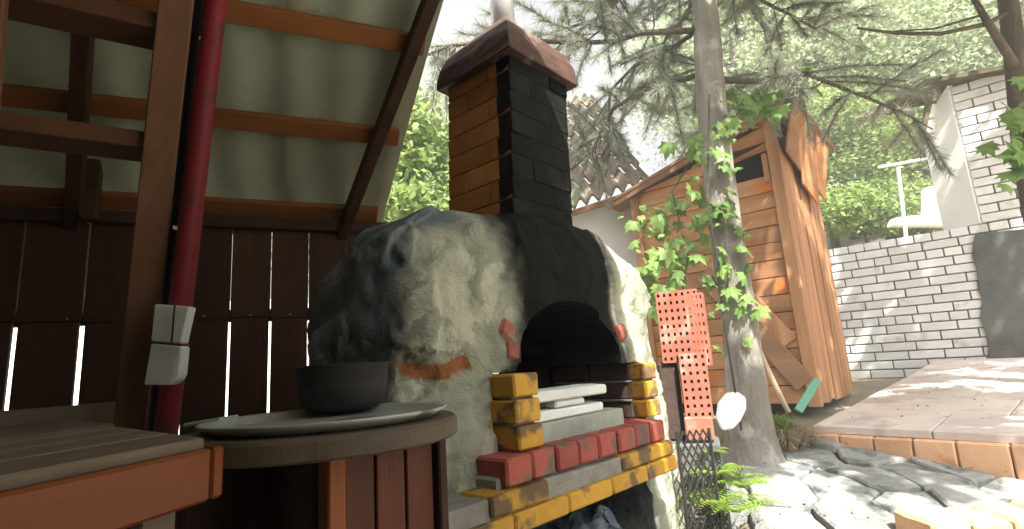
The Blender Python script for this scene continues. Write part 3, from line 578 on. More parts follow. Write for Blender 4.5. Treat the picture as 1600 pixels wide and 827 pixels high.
q = P(1036, 720, 2.30); zz = hgt(q.x, q.y); o = B().box(V((q.x-.03, q.y, .0)), hx*.26, hy*.20, V((0, 0, P(1073, 693, 2.27).z))).build('brick_footing', M['render'], None, bevel=.01, jit=.006); tag(o, 'dark cement footing carrying the pile of perforated bricks', 'footing')
# black lattice
lt = empty('iron_lattice', P(1080, 827, 2.0), 'black iron lattice panel standing below the perforated bricks', 'lattice')
g0, g1 = P(1057, 675, 1.98), P(1110, 690, 2.02); ux = (g1-g0); ux.z = 0; b = B(); Wl = ux.length; ux.normalize(); Hl = .62; nx = 5; dx = Wl/nx; dzz = .048
for i in range(-14, 15):
    for sg in (1, -1):
        pts = []
        for k in range(0, 27):
            z = -k*dzz/2; xq = (i*dx + sg*k*dx/2)
            if 0 <= xq <= Wl: pts.append(g0 + ux*xq + V((0, 0, z)) + V((0, .0015*sg, 0)))
        if len(pts) > 1: b.tube([pts[0], pts[-1]], .0036, 5)
b.build('strand', M['mesh'], lt); lt.children[0]['kind'] = 'stuff'
B().tube([g0, g0-V((0, 0, Hl))], .006, 8).build('frame_bar', M['mesh'], lt); B().tube([g0+ux*Wl, g0+ux*Wl-V((0, 0, Hl))], .006, 8).build('frame_bar', M['mesh'], lt)
# ---- outhouse
OC = P(1285, 636, 3.4); OZ = OC.z; od = V((-.76, .65, 0)).normalized(); orr = V((.65, .76, 0)).normalized(); OWd = 1.12
oh = empty('plank_outhouse', (OC.x, OC.y, OZ), 'tall orange-brown plank outhouse with slanted roof and diagonal brace behind the pine trunk', 'outhouse')
lean = V((.0, 0, 0))
def oq(w, d, z): return V((OC.x, OC.y, OZ)) + od*w + orr*d + V((0, 0, z)) - V((z*.0, 0, 0))
Hc = 1.98      # height at the right (camera-side) corner
def top_at(w): return Hc - .27*w
# front boards (horizontal), with a slot near the top right
bh = .118; nb = 17
for k in range(nb):
    z0 = .02+k*bh; z1 = z0+bh-.006
    segs = [(.07, OWd-.05)]
    if k == 13: segs = [(.42, OWd-.05)]
    for (w0, w1) in segs:
        tl, tr = min(z1, top_at(w0)-.02), min(z1, top_at(w1)-.02)
        if tr < z0+.01:
            w1 = max(w0+.05, (Hc-.02-z0-.015)/.27); 
            if w1 <= w0+.06: continue
            tr = max(z0+.012, top_at(w1)-.02)
        off = random.uniform(0, .008)
        if k == 14:
            B().prism([oq(.07, -off, z0+.05), oq(.42, -off, z0+.05), oq(.42, -off, tr), oq(.07, -off, tl)], orr*.022).build('plank', M['plank'], oh, bevel=.002); w0 = .425
        B().prism([oq(w0, -off, z0), oq(w1, -off, z0), oq(w1, -off, tr), oq(w0, -off, tl)], orr*.022).build('plank', M['plank'], oh, bevel=.002)
B().box(oq(.09, .03, .0), od*(OWd-.12), orr*.01, V((0, 0, 1.52))).build('inner_lining', M['greypl'], oh)  # dark sheet standing in for the unlit interior behind the planks
B().box(oq(.05, .22, 1.2), od*.7, orr*.01, V((0, 0, .60))).build('inner_lining', M['greypl'], oh)  # second dark sheet, gives the slot its interior shade by colour
B().box(oq(-.005, -.028, 0), od*.075, orr*.05, V((0, 0, Hc-.02))).build('corner_post', M['plankv'], oh, bevel=.004)
B().box(oq(OWd-.055, -.028, 0), od*.07, orr*.05, V((0, 0, top_at(OWd)-.03))).build('corner_post', M['plankv'], oh, bevel=.004)
B().bar(oq(.07, -.026, .14), oq(.62, -.026, .95), .13, .02, od+V((0, 0, .6))).build('brace', M['plankd'], oh, bevel=.003)
B().bar(oq(.13, -.016, .40), oq(.55, -.016, 1.02), .13, .02, od+V((0, 0, .6))).build('brace', M['plankv'], oh, bevel=.003)
B().box(oq(.076, -.03, 1.50), od*.035, orr*.03, V((0, 0, .20))).build('slot_frame', M['plankv'], oh, bevel=.003)
# right side vertical boards
nd = 8
for k in range(nd):
    w = 1.12/nd; j = random.uniform(-.008, .008)
    B().box(oq(-.0+j, .03+k*w, .0+random.uniform(-.01, .02)), orr*(w-.006), od*.02, V((0, 0, Hc-.06-random.random()*.05))).build('side_board', M['plankv'], oh, bevel=.003)
B().box(oq(.02, 1.13, 0), od*(OWd-.05), orr*.02, V((0, 0, 1.6))).build('back_wall', M['plankd'], oh)
B().box(oq(OWd-.02, .03, 0), od*.02, orr*1.1, V((0, 0, 1.6))).build('side_wall', M['plankd'], oh)
# roof slab of boards + fascia
for k in range(6):
    d0 = -.10+k*.235
    B().prism([oq(-.16, d0, top_at(-.16)+.0), oq(OWd+.22, d0, top_at(OWd+.22)+.0), oq(OWd+.22, d0, top_at(OWd+.22)+.022), oq(-.16, d0, top_at(-.16)+.022)], orr*.23).build('roof_board', M['plankd'], oh, bevel=.002)
B().prism([oq(-.12, -.09, top_at(-.12)-.05), oq(OWd+.2, -.09, top_at(OWd+.2)-.04), oq(OWd+.2, -.09, top_at(OWd+.2)-.003), oq(-.12, -.09, top_at(-.12)-.003)], orr*.02).build('fascia', M['plankd'], oh)
# broad side flaps under the eave (overlapping plywood panels)
for (d0, d1, zt, zb, o_) in ((-.06, .42, .03, .36, .13), (.30, .80, .0, .52, .10), (.70, 1.15, .02, .42, .12)):
    B().prism([oq(-o_, d0, top_at(-o_)-zt), oq(-o_, d1, top_at(-o_)-zt), oq(-.035, d1-.02, Hc-zb), oq(-.035, d0+.06, Hc-zb+.07)], od*-.014).build('eave_flap', M['plank'], oh, bevel=.002)
# ---- terrace (raised paving) and its front step
T0 = P(1268, 661, 3.12); T1 = P(1700, 668, 2.28); T0.z = .70; T1.z = .70
te = empty('stone_terrace', T0, 'raised terrace of pink-grey slabs with orange sandstone front beside the outhouse', 'terrace')
tu = (T1-T0); TL = 2.6; tu = tu.normalized(); tv = V((-tu.y, tu.x, 0)); sl_ = .09
def tq(a, b, z=0): return T0 + tu*a + tv*b + V((0, 0, z + sl_*b))
wd = [.0, .55, 1.05, 1.62, 2.2, 2.8]; dd_ = [0, .42, .84, 1.26, 1.7, 2.15, 2.7]
for j in range(len(dd_)-1):
    for i in range(len(wd)-1):
        o_ = (.27 if j % 2 else 0)
        a0, a1 = wd[i]-(o_ if i else 0), wd[i+1]-o_; g = .004
        if i == len(wd)-2: a1 = 2.8
        dz = random.uniform(-.003, .003)
        poly = [tq(a0+g, dd_[j]+g, dz), tq(a1-g, dd_[j]+g, dz), tq(a1-g, dd_[j+1]-g, dz), tq(a0+g, dd_[j+1]-g, dz)]
        B().prism([p_-V((0, 0, .04)) for p_ in poly], V((0, 0, .04))).build('slab', M['paver'], te, bevel=.003)
B().prism([tq(.01, .01, -.3), tq(2.78, .01, -.3), tq(2.78, 2.68, -.3), tq(.01, 2.68, -.3)], V((0, 0, .275))).build('fill', M['mortar'], te)
xs_ = [0, .14, .30, .47, .64, .83, 1.03, 1.22, 1.5, 1.78, 2.1, 2.45, 2.8]
for i in range(len(xs_)-1):
    a0, a1 = xs_[i], xs_[i+1]; white = i == 6
    B().box(tq(a0+.003, -.03 - (.02 if white else random.random()*.008), -.21), tu*(a1-a0-.006), tv*.06, V((0, 0, .175 if not white else .20))).build('front_block', M['wslab'] if white else M['sstone'], te, bevel=.007, sub=1, jit=.004)
# ---- white brick wall
WP = V((3.27, 5.25, 0)); WD = V((.765, -.643, 0)).normalized(); WN = V((-.643, -.765, 0)).normalized()
def wq(t, z, d=0): return WP + WD*t + WN*d + V((0, 0, z))
wz0 = .80; PC_ = .0815
wall = empty('white_brick_wall', wq(0, wz0), 'pale silicate brick wall with dark joints closing the terrace on the right', 'wall')
wb = [brick_mesh('wb%d' % i, .25, .10, .070, M['wbrick'], .004, .0016) for i in range(3)]; wh = [brick_mesh('wh%d' % i, .121, .10, .070, M['wbrick'], .004, .0016) for i in range(2)]
B().box(wq(-.62, wz0-.5, -.02), WD*3.3, -WN*.20, V((0, 0, .5+16*PC_-.02))).build('mortar', M['dmortar'], wall)
MW = frame3(WD, -WN)
for k in range(16):
    z = wz0+k*PC_+.004; hdr = k in (6, 13, 15); t = -.60 + (.13 if k % 2 else 0) - (.06 if k % 3 == 0 else 0); t1 = 2.6
    while t < t1:
        L_ = .25 if not hdr else .121
        if k == 15 and t > 1.35: L_ = .25
        if t+L_ > -.6 and not (k == 15 and random.random() < .0):
            link('brick', random.choice(wb if L_ > .2 else wh), wall, wq(t, z, .004*random.random()+.002), MW)
        t += L_+.011
# dark cement render patch with a ragged edge on the wall
rp = [(1523, 366), (1519, 400), (1526, 420), (1530, 455), (1535, 470), (1532, 500), (1540, 520), (1545, 545), (1543, 560), (1518, 568), (1516, 586)]
pl = [Pn(x, y, wq(0, 0, .016), WN) for x, y in rp] + [wq(2.6, wz0, .016), wq(2.6, wz0+13.5*PC_, .016)]
B().prism(pl, WN*.012).build('cement_patch', M['render'], wall, bevel=.004)
# ---- little house on the wall line at the right
HC = Pn(1533, 345, wq(0, 0, 0), WN); tH = (HC-WP).dot(WD); hz0 = wz0+16*PC_+.002
HT = Pn(1497, 138, wq(0, 0, 0), WN)
ho = empty('brick_house', wq(tH, hz0), 'small pale brick house with whitewashed gable and mossy roof edge above the wall', 'house')
B().box(wq(tH+.02, hz0, -.03), WD*1.55, -WN*.16, V((0, 0, HT.z-hz0+.10))).build('mortar', M['dmortar'], ho)
nk = int((HT.z-hz0)/PC_)+1
for k in range(nk):
    t = tH+.005 + (0 if k % 2 else .0); z = hz0+k*PC_+.004; first = True
    while t < tH+1.5:
        L_ = .121 if (first and k % 2) else .25; link('brick', random.choice(wb if L_ > .2 else wh), ho, wq(t, z, .003*random.random()), MW); t += L_+.011; first = False
# white gable side, going back-left from the corner
sd = V((-.33, .94, 0)).normalized()
gz = HT.z+.06
hb0 = wq(tH-.01, hz0)
poly = [hb0, hb0+sd*.30, hb0+sd*.30+V((0, 0, gz-hz0-.3)), hb0+V((0, 0, gz-hz0))]
B().prism(poly, V((.12, 0, 0))).build('gable_wall', M['whitewash'], ho, bevel=.004)
# stepped low white wall behind the brick wall
lw = [(1395, 352, 0), (1400, 340), (1450, 335), (1450, 292), (1488, 286), (1490, 345), (1490, 352)]
pt0 = P(1450, 340, 6.0); ll = [P(x, y, 6.0 + (1490-x)*.004) for x, y, *_ in lw]
o = B().prism(ll, V((0, .12, 0))).build('parapet_wall', M['whitewash'], None, bevel=.004); tag(o, 'low whitewashed stepped wall in front of the trees beside the small house', 'wall')
# roof of the house: boards projecting at the gable, mossy top
ra, rb_ = Pn(1448, 132, wq(0, 0, .12), WN), Pn(1640, 96, wq(0, 0, .12), WN)
rbk = V((0, 1, .12))
for k in range(3):
    q0 = ra + rbk*(k*.27)
    B().box(q0, rb_-ra, rbk*.262, V((0, 0, .05))).build('roof_board', M['moss'], ho, bevel=.006, sub=3, jit=.012)
for k in range(3):      # white soffit boards under the gable overhang
    f0, f1 = k/3+.02, (k+1)/3-.05; L1 = lambda f: P(1462-18*f, 134+80*f, 4.62); L2 = lambda f: P(1504-24*f, 142+62*f, 4.78)
    B().prism([L1(f0), L2(f0), L2(f1), L1(f1)], V((.02, .03, .01))).build('soffit_board', M['whitewash'], ho, bevel=.002)
B().prism([P(1456, 130, 4.60), P(1463, 131, 4.60), P(1446, 216, 4.60), P(1439, 213, 4.60)], V((0, .04, 0))).build('barge_board', M['moss'], ho, bevel=.002)
# ---- neighbouring shed with wavy tile roof behind the chimney
sh = empty('tiled_shed', P(950, 340, 5.0), 'shed behind the chimney with weathered brown wavy tile roof', 'shed')
c00, c10, c11, c01 = P(845, 345, 4.3), P(1016, 288, 4.3), P(925, 150, 5.6), P(800, 175, 5.6)
nr, ncol = 7, 9
for j in range(nr):
    for i in range(ncol):
        def bl(u, v_, l=0): return (c00.lerp(c10, u)).lerp(c01.lerp(c11, u), v_) + V((0, -.02, .05))*l
        vs = []; fs = []; n = 6
        for jj, (v_, l) in enumerate(((j/nr, 1.0), ((j+1.12)/nr, .1))):
            for ii in range(n+1):
                u = (i+ii/n)/ncol; vs.append(bl(u, v_, l) + V((0, 0, .035*math.sin(2*math.pi*ii/n))))
        for ii in range(n): fs.append((ii, ii+1, n+2+ii, n+1+ii))
        m_ = len(vs); vs += [v_+V((0, .01, -.02)) for v_ in vs]; fs += [tuple(q+m_ for q in f)[::-1] for f in fs[:]]; fs += [(ii, ii+m_, ii+1+m_, ii+1) for ii in range(n)]
        B().add(vs, fs).build('roof_tile', M['slate'], sh, smooth=False)
B().prism([P(850, 352, 4.4), P(1012, 300, 4.4), P(1020, 420, 4.4), P(850, 420, 4.4)], V((0, .15, 0))).build('wall', M['whitewash'], sh)
B().box(c00+V((0, -.04, -.06)), c10-c00, V((0, .03, 0)), V((0, 0, .05))).build('fascia', M['plankd'], sh)
# ---- flagstones on the bank (Voronoi cells)
def clip(poly, p, n):
    out = []
    for i in range(len(poly)):
        a, b = poly[i], poly[(i+1) % len(poly)]; da = (a[0]-p[0])*n[0]+(a[1]-p[1])*n[1]; db = (b[0]-p[0])*n[0]+(b[1]-p[1])*n[1]
        if da <= 0: out.append(a)
        if da*db < 0: t = da/(da-db); out.append((a[0]+(b[0]-a[0])*t, a[1]+(b[1]-a[1])*t))
    return out
st = empty('flagstone_bank', (1.5, 2, hgt(1.5, 2)), 'bank of irregular pale flagstones with dark cracks below the terrace', 'paving')
seeds = []
tries = 0
while len(seeds) < 130 and tries < 6000:
    tries += 1; p = (random.uniform(.75, 4.0), random.uniform(.5, 3.3))
    if all((p[0]-q[0])**2+(p[1]-q[1])**2 > .19**2 for q in seeds): seeds.append(p)
for i, p in enumerate(seeds):
    poly = [(p[0]-.5, p[1]-.5), (p[0]+.5, p[1]-.5), (p[0]+.5, p[1]+.5), (p[0]-.5, p[1]+.5)]
    for j, q in enumerate(seeds):
        if i == j: continue
        d = (q[0]-p[0], q[1]-p[1]); L_ = math.hypot(*d)
        if L_ > 1.2: continue
        n = (d[0]/L_, d[1]/L_); mid = (p[0]+d[0]*.5-n[0]*.007, p[1]+d[1]*.5-n[1]*.007); poly = clip(poly, mid, n)
        if not poly: break
    if len(poly) < 3: continue
    # keep out of the terrace and oven
    w = (V((p[0], p[1], 0))-V((T0.x, T0.y, 0))); inter = w.dot(tv) > -.02 and w.dot(tu) > -.1
    if inter or p[0] < .80 or (p[1] > 2.75 and p[0] < 1.3): continue
    poly = clip(poly, (T0.x-tv.x*.05, T0.y-tv.y*.05), (tv.x, tv.y)) if w.dot(tu) > -.3 else poly
    if len(poly) < 3: continue
    tlt = (random.uniform(-.05, .05), random.uniform(-.05, .05)); pz = random.uniform(-.003, .018)
    # refine the outline so the edges wander
    ref = []
    for k in range(len(poly)):
        a, b = poly[k], poly[(k+1) % len(poly)]; L_ = math.hypot(b[0]-a[0], b[1]-a[1])
        for s_ in range(max(1, int(L_/.05))):
            t = s_/max(1, int(L_/.05)); x, y = a[0]+(b[0]-a[0])*t, a[1]+(b[1]-a[1])*t; nv = noise.noise_vector(V((x*9, y*9, 3)))
            ref.append((x+nv.x*.022, y+nv.y*.022))
    def zz(x, y): return hgt(x, y)+.03+pz+tlt[0]*(x-p[0])+tlt[1]*(y-p[1])+.012*noise.noise(V((x*7, y*7, i)))
    ctr = (sum(x for x, y in ref)/len(ref), sum(y for x, y in ref)/len(ref)); rings = []; vs = []
    for sc_, dz in ((1, -.05), (1, -.008), (.93, .002), (.55, .004)):
        for x, y in ref: X, Y_ = ctr[0]+(x-ctr[0])*sc_, ctr[1]+(y-ctr[1])*sc_; vs.append((X, Y_, zz(X, Y_)+dz))
    n = len(ref); vs.append((ctr[0], ctr[1], zz(*ctr)+.004)); fs = []
    for r in range(3): fs += [(r*n+k, r*n+(k+1) % n, (r+1)*n+(k+1) % n, (r+1)*n+k) for k in range(n)]
    fs += [(3*n+k, 3*n+(k+1) % n, 4*n) for k in range(n)]
    B().add(vs, fs).build('flagstone', M['stone'], st)
# tan sandstone kerb at the lower edge of the bank
k0, k1 = Pz(1395, 812, .50), Pz(1760, 790, .50); kv = (k1-k0); kn = V((-kv.y, kv.x, 0)).normalized()
kb = empty('sandstone_kerb', k0, 'row of tan sandstone blocks edging the flagstones at the bottom right corner', 'kerb')
for i in range(6):
    B().box(k0+kv*(i/6.)+V((0, 0, -.15)), kv*(1/6.-.012), kn*-.2, V((0, 0, .19+random.uniform(-.008, .008)))).build('block', M['sstone'], kb, bevel=.012, sub=2, jit=.006)
# ================================================================== PINE AND VEGETATION
TB = P(1168, 668, 2.9); TT = P(1105, 60, 2.9); tdir = (TT-TB)
pine = empty('pine_tree', TB, 'tall pine with pale flaking trunk wrapped in vine, standing before the outhouse', 'tree')
def tpt(z): f = (z-TB.z)/tdir.z; return TB + tdir*f + V((.02*math.sin(z*2.1), .02*math.cos(z*1.7), 0))
b = B(); zs = [TB.z-.25+i*.11 for i in range(62)]; nn_ = 22; vs = []; fs = []
for i, z in enumerate(zs):
    r = .098 + .035*math.exp(-(z-TB.z+.1)/.16) - .009*(z-TB.z)
    r = max(r, .02)
    c = tpt(z)
    for j in range(nn_):
        an = 2*math.pi*j/nn_; rr = r*(1 + .13*noise.noise(V((math.cos(an)*2, math.sin(an)*2, z*2.5))) + .10*noise.noise(V((math.cos(an)*6, math.sin(an)*6, z*5)))); vs.append(c+V((math.cos(an)*rr, math.sin(an)*rr, 0)))
for i in range(len(zs)-1):
    for j in range(nn_): fs.append((i*nn_+j, i*nn_+(j+1) % nn_, (i+1)*nn_+(j+1) % nn_, (i+1)*nn_+j))
b.add(vs, fs).build('trunk', M['bark'], pine, smooth=True)
nv_v = []; limbs = B(); tips = []
for q in range(46):
    z = 2.75 + 4.4*(q/46.)**1.05; an = q*2.399+random.uniform(-.3, .3); L_ = random.uniform(1.1, 2.2)*(1-.35*(z-2.7)/4.5); s0 = tpt(z); pts = [s0]
    # keep the low limbs away from the lens so the view stays open
    dirv = V((math.cos(an), math.sin(an), 0))
    if z < 3.6 and dirv.y < -.3: continue
    for k in range(1, 8):
        f = k/7; pts.append(s0 + dirv*L_*f + V((.12*math.sin(k*1.3+q), .12*math.cos(k+q), .28*f - .55*f*f))*L_*.55)
    limbs.tube(pts, [.018*(1-.85*k/7)+.003 for k in range(8)], 6)
    for k in range(2, 8):
        for _ in range(4):
            o_ = pts[k-1].lerp(pts[k], random.random()); tw = V((random.gauss(0, 1), random.gauss(0, 1), random.gauss(-.35, .6))).normalized()*random.uniform(.2, .48) + dirv*.12; e_ = o_+tw
            midp = o_.lerp(e_, .5)+V((0, 0, .02)); limbs.tube([o_, midp, e_], [.006, .004, .002], 4, cap=False); tips.append((o_, midp, e_))
limbs.build('limbs', M['bark2'], pine, smooth=True)
print('tips', len(tips))
def needles(tips, per, ln, wdt, name, m, parent):
    n = len(tips)*per; A_ = np.array([[tuple(t[0]), tuple(t[1]), tuple(t[2])] for t in tips]); f = rng.uniform(.1, 1.0, (len(tips), per, 1))
    c = np.where(f < .5, A_[:, None, 0]*(1-2*f)+A_[:, None, 1]*2*f, A_[:, None, 1]*(2-2*f)+A_[:, None, 2]*(2*f-1)).reshape(-1, 3)
    ax = np.repeat(A_[:, 2]-A_[:, 0], per, 0); ax /= np.linalg.norm(ax, axis=1)[:, None]; d = ax*.8 + rng.normal(size=(n, 3))*.55; d[:, 2] -= .12; d /= np.linalg.norm(d, axis=1)[:, None]
    s = np.cross(d, rng.normal(size=(n, 3))); s /= np.linalg.norm(s, axis=1)[:, None]; L_ = ln*rng.uniform(.6, 1.2, (n, 1))
    v = np.stack([c-s*wdt/2, c+s*wdt/2, c+d*L_], 1).reshape(-1, 3); fcs = np.arange(n*3).reshape(n, 3)
    o = bpy.data.objects.new(name, tri_mesh(name, v, fcs, m, origin(parent))); COL.objects.link(o); o.parent = parent; o['kind'] = 'stuff'; return o
needles(tips, 270, .095, .0045, 'needles', M['needle'], pine)
# broad lobed leaf
def leaf_mesh(s, m):
    out = [(0, 0), (.18, -.05), (.42, -.12), (.36, .10), (.55, .30), (.34, .34), (.38, .62), (.16, .58), (0, 1.0), (-.16, .58), (-.38, .62), (-.34, .34), (-.55, .30), (-.36, .10), (-.42, -.12), (-.18, -.05)]
    vs = [(x*s, y*s, -abs(x)*s*.35 - (y-.3)**2*s*.35) for x, y in out] + [(0, .3*s, .01*s)]
    me = bpy.data.meshes.new('leaf'); me.from_pydata(vs, [], [(i, (i+1) % 16, 16) for i in range(16)]); me.materials.append(m); return me
lm = leaf_mesh(1.0, M['leaf'])
def vine(name, label, pts_fn, n, size, stems, cat='vine'):
    e = empty(name, stems[0][0], label, cat); b = B()
    for s_ in stems: b.tube(s_, .006, 6)
    b.build('stem', M['bark2'], e, smooth=True)
    for i in range(n):
        p = pts_fn(i); R_ = Euler((random.uniform(.5, 1.7), random.uniform(-.5, .5), random.uniform(-1.1, 1.1) + 0.2), 'XYZ').to_matrix() @ Matrix.Rotation(math.pi+random.uniform(-.7, .7), 3, 'Z') @ Matrix.Scale(size*random.uniform(.4, 1.25), 3)
        link('leaf', lm, e, p, R_)
    return e
def f_v(i):
    if i < 170: # curtain on the outhouse left of the trunk
        f = random.random(); y = 210+270*f; x = 1075 + 55*math.sin(f*5)+random.gauss(0, 27) - 15*f; return P(min(x, 1128), y, 2.95+random.uniform(-.15, .45))
    if i < 215: z = random.uniform(1.15, 2.55); c = tpt(z); a_ = random.uniform(-2.9, -.6); return c+V((math.cos(a_)*.13-.03, math.sin(a_)*.13, 0))
    if i < 245: return P(random.gauss(1010, 22), random.gauss(350, 22), 3.1+random.random()*.3)
    return P(random.gauss(1175, 38), random.gauss(165, 22), 2.9+random.random()*.3)
stems = [[tpt(.75)+V((-.1, -.12, 0)), tpt(1.3)+V((-.12, -.10, 0)), tpt(2.0)+V((-.12, -.1, 0)), tpt(2.6)+V((-.05, -.1, 0))], [P(1060, 500, 3), P(1075, 400, 3.05), P(1050, 300, 3.1), P(1110, 200, 3.0)]]
vine('climbing_vine', 'leafy green climbing vine hanging over the pine trunk and the outhouse', f_v, 295, .105, stems)
def f_r(i): return P(random.gauss(1588, 20), random.gauss(205, 38), 2.0+random.random()*.2)
vine('overhanging_vine', 'cluster of big lit green leaves hanging in at the right edge before the brick house', f_r, 34, .10, [[P(1680, 60, 2.1), P(1620, 150, 2.1), P(1590, 240, 2.1)]])
def f_g(i): return P(random.gauss(1590, 14), random.gauss(60, 30), 2.6+random.random()*.3)
# trees behind
def bt(x, y, Y, h, r, m, label, **k):
    p = P(x, y, Y); return tree(k.pop('name', 'leafy_tree'), p, h, r, M[m], label, **k)
G = 'leafy trees on the slope behind'
bt(640, 470, 4.6, 1.9, .62, 'fol1', 'bright green bush between the roof edge and the chimney', n=9000, leaf=.085, name='green_bush', cat='bush', trunk=.05, crown_h=.95)
bt(560, 500, 6.5, 2.4, .9, 'fol2', 'darker green shrub behind the fence near the oven', n=8000, leaf=.09, name='green_bush', cat='bush', trunk=.05, crown_h=.9)
bt(760, 420, 11, 4.4, 1.5, 'fol3', 'pale airy tree far behind the chimney', n=5000, leaf=.14, group=G)
bt(1300, 350, 8.2, 2.3, 1.2, 'fol1', 'low bright green tree just above the wall beside the outhouse', n=11000, leaf=.085, trunk=.06, group=G, crown_h=.9)
bt(1385, 352, 8.6, 4.6, 1.7, 'fol3', 'slim-trunked pale tree standing behind the brick wall', n=14000, leaf=.10, trunk=.10, group=G, crown_h=.6)
bt(1470, 350, 10.5, 3.2, 1.6, 'fol2', 'green tree behind the pale pole and small house', n=12000, leaf=.11, group=G, crown_h=.9)
bt(1190, 340, 10, 5.6, 2.0, 'fol3', 'tall pale tree behind the outhouse roof', n=13000, leaf=.13, group=G, crown_h=.75)
bt(1330, 340, 12.5, 8.5, 3.0, 'fol1', 'broad yellow-green tree filling the slope right of the outhouse', n=22000, leaf=.14, group=G, crown_h=.85, clumps=120)
bt(1530, 330, 13, 9.0, 3.0, 'fol1', 'tall light green tree rising over the small house roof', n=22000, leaf=.14, group=G, crown_h=.85, clumps=120)
bt(1700, 330, 9, 6.0, 2.4, 'fol2', 'mid green tree behind the right end of the house', n=14000, leaf=.12, group=G, crown_h=.85)
bt(1230, 330, 16, 10, 3.4, 'fol3', 'distant pale tree crown above the outhouse', n=16000, leaf=.18, group=G, crown_h=.85)
for (x_, y_, Y_, r_, m_, lb_) in ((1300, 372, 7.0, .55, 'fol1', 'leftmost low bush above the brick wall, nearest the outhouse'), (1352, 370, 7.6, .6, 'fol2', 'low bush above the brick wall just left of the slim tree trunk'), (1425, 368, 8.2, .7, 'fol1', 'low bright bush right behind the pale post'), (1480, 365, 8.6, .7, 'fol2', 'low bush beside the whitewashed gable above the wall')):
    bt(x_, y_, Y_, r_*1.35, r_, m_, lb_, n=4500, leaf=.075, name='green_bush', cat='bush', trunk=.03, crown_h=1.0, clumps=40, group='low bushes behind the brick wall')
# dark trunk at the right edge with unseen leaf clusters placed overhead to cast dapple
rt = P(1612, 420, 3.3); e = empty('walnut_tree', (rt.x, rt.y, .8), 'dark thin tree trunk entering at the upper right corner', 'tree'); b = B()
tp = [V((rt.x+.05, rt.y, .75)), P(1605, 250, 3.2), P(1588, 100, 3.1), P(1575, 0, 3.0), P(1560, -200, 2.8)]; b.tube(tp, [.075, .07, .058, .05, .04], 12)
b.tube([P(1590, 110, 3.1), P(1540, 30, 2.9), P(1500, -40, 2.8)], [.03, .02, .01], 8)
b.build('trunk', M['bark2'], e, smooth=True)
c_, _ = cloud((2.7, 1.7, 3.9), (1.6, 1.3, .75), 2000, 40, .09, .2); c2_, _ = cloud((4.2, 1.9, 5.3), (2.4, 1.7, .8), 3600, 60, .10, .2); c3_, _ = cloud((2.5, .35, 4.3), (1.7, .9, .6), 2500, 42, .10, .15); c_ = np.concatenate([c_, c2_, c3_])
leaves(c_, .14, M['leaf'], 'crown', e, aspect=.8)
# bare arching branch
e = B(); br = [P(1590, 12, 3.05), P(1540, 38, 2.95), P(1470, 53, 2.9), P(1400, 52, 2.85), P(1340, 44, 2.8)]; e.tube(br, [.016, .014, .012, .010, .006], 8); e.tube([P(1540, 22, 3.0), P(1460, 45, 2.92), P(1380, 50, 2.87)], [.008, .006, .003], 6)
o = e.build('branches', M['bark2'], None, smooth=True); o.parent = bpy.data.objects['walnut_tree']; o.location = -origin(o.parent)
# pole and crossbar in the background
e = empty('washing_pole', P(1412, 340, 7.2), 'thin pale post with crossbar behind the brick wall', 'pole')
B().tube([P(1416, 375, 6.1), P(1403, 262, 6.1)], .021, 10).build('post', M['pole'], e); B().tube([P(1372, 262, 6.12), P(1478, 243, 6.0)], .018, 8).build('crossbar', M['pole'], e)
# ---- small things at the foot of the pine
q = [P(x, y, 2.72+(675-y)*.001) for x, y in ((1128, 674), (1119, 655), (1122, 630), (1135, 615), (1152, 612), (1165, 622), (1166, 640), (1158, 658), (1146, 670))]
o = B().prism(q, V((.01, .035, 0))).build('white_stone', M['whitewash'], None, bevel=.008, jit=.004); tag(o, 'bright white flat stone leaning against the foot of the pine', 'stone')
o = B().tube([P(1232, 645, 3.05), P(1208, 595, 3.1), P(1184, 540, 3.15)], [.016, .014, .012], 8).build('wooden_stick', M['stick'], None, smooth=True); tag(o, 'pale wooden stick leaning against the outhouse front', 'stick')
o = B().bar(P(1247, 643, 3.12), P(1277, 594, 3.2), .045, .018, (1, 0, 0)).build('green_board', M['green'], None, bevel=.003); tag(o, 'short green board leaning at the outhouse corner', 'board')
def tuft(name, label, c, n, h, spread, m, cat, w=.004, droop=.4):
    v = []; 
    for i in range(n):
        a_ = random.uniform(0, 6.283); r_ = spread*random.random()**.7; p0 = V((c[0]+math.cos(a_)*r_*.6, c[1]+math.sin(a_)*r_*.6, hgt(c[0], c[1])+c[2])); hh = h*random.uniform(.4, 1.1); d_ = V((math.cos(a_), math.sin(a_), 0))*(r_*.8+hh*.3*random.random())
        s_ = V((-math.sin(a_), math.cos(a_), 0))*w; p1 = p0+d_*.4+V((0, 0, hh*.8)); p2 = p0+d_*1.3+V((0, 0, hh*(1-droop*random.random()))); v += [p0-s_, p0+s_, p1+s_*.8, p1-s_*.8, p1-s_*.8, p1+s_*.8, p2+s_*.1, p2-s_*.1]
    arr = np.array([tuple(x) for x in v]); o = bpy.data.objects.new(name, tri_mesh(name, arr, np.arange(len(arr)).reshape(-1, 4), m, (0, 0, 0))); COL.objects.link(o); tag(o, label, cat, kind='stuff'); return o
g = P(1225, 680, 3.0); tuft('dry_grass', 'tuft of dry straw-coloured grass between pine and terrace', (g.x, g.y, .03), 700, .13, .17, M['straw'], 'grass')
g = P(1205, 655, 3.1); tuft('green_grass', 'green grass blades at the foot of the outhouse', (g.x, g.y, .05), 260, .15, .13, M['fern'], 'grass')
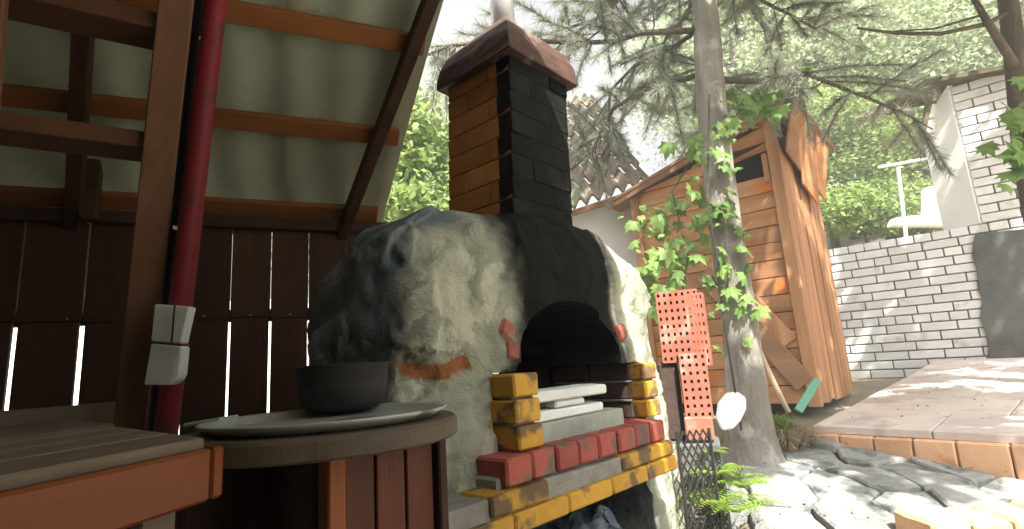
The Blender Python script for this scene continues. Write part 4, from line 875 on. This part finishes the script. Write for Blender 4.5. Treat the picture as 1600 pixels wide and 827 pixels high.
# fern / dandelion plants beside the lattice
def fern(x, y, Y, label, nf=16, L_=.26):
    c = P(x, y, Y); e = empty('fern_plant', c, label, 'plant', 'green plants on the bank beside the lattice')
    for i in range(nf):
        a_ = i*2.4+random.random(); d_ = V((math.cos(a_), math.sin(a_), 0)); b = B(); l_ = L_*random.uniform(.6, 1.1); sd_ = V((-d_.y, d_.x, 0)); n = 12
        for k in range(n):
            f = (k+.5)/n; p = c + d_*l_*f + V((0, 0, l_*(.9*f-.75*f*f))); wd_ = l_*.22*math.sin(math.pi*min(1, f*.9+.1))
            for s_ in (-1, 1): b.add([p-d_*.004, p+d_*l_*.05, p+sd_*s_*wd_+d_*l_*.06-V((0, 0, wd_*.3))], [(0, 1, 2)])
        b.build('frond', M['fern'], e)
fern(1118, 745, 2.20, 'lime green ferny plant right against the black lattice, middle of the clump', 24, .15)
fern(1150, 800, 2.05, 'lime green ferny plant lowest on the bank beside the lattice', 26, .16)
fern(1105, 712, 2.28, 'small ferny plant highest on the bank beside the lattice', 16, .11)
fern(1158, 762, 2.15, 'ferny plant spreading onto the flagstones, farthest right of the clump', 22, .14)
fern(1112, 790, 2.08, 'dense ferny plant half behind the lower part of the black lattice', 24, .14)
v = []
for i in range(1100):
    x, y = random.uniform(.9, 3.9), random.uniform(1.2, 4.6)
    w = V((x, y, 0))-V((T0.x, T0.y, 0)); a_, b_ = w.dot(tu), w.dot(tv)
    if b_ > -.04 and a_ > -.05: 
        if a_ < 0 or a_ > 2.7 or b_ < .02 or b_ > 2.5 or random.random() < .5: continue
        z = T0.z+sl_*b_+.006
    else: z = hgt(x, y)+.062
    if x < 1.0 and y < 2.6: continue
    n_ = V((random.gauss(0, .35), random.gauss(0, .35), 1)).normalized(); t_ = n_.orthogonal().normalized(); t_ = Matrix.Rotation(random.random()*6.28, 3, n_) @ t_; q_ = n_.cross(t_); L_ = random.uniform(.004, .013); c = V((x, y, z)); v += [c-t_*L_, c+q_*L_*.5, c+t_*L_, c-q_*L_*.5]
arr = np.array([tuple(x) for x in v]); o = bpy.data.objects.new('leaf_litter', tri_mesh('leaf_litter', arr, np.arange(len(arr)).reshape(-1, 4), mat('dead_leaf', (.12, .08, .04), (.28, .20, .10), 20, .8, 0, rnd=0), (0, 0, 0))); COL.objects.link(o); tag(o, 'fallen dry leaves scattered on the flagstones and the terrace', 'leaf litter', kind='stuff')
print('objects', len(bpy.data.objects))

hz_ = B().box((-15, -6, -1), (40, 0, 0), (0, 32, 0), (0, 0, 16)).build('haze', None); hm = bpy.data.materials.new('haze'); hm.use_nodes = True; hn = hm.node_tree; hn.nodes.remove(hn.nodes['Principled BSDF'])  # thin volume added to wash the background pale, standing in for overexposure
pv = hn.nodes.new('ShaderNodeVolumePrincipled'); pv.inputs['Color'].default_value = (.93, .95, .93, 1); pv.inputs['Density'].default_value = .014; hn.links.new(pv.outputs[0], hn.nodes['Material Output'].inputs['Volume']); hz_.data.materials.append(hm); tag(hz_, kind='stuff')
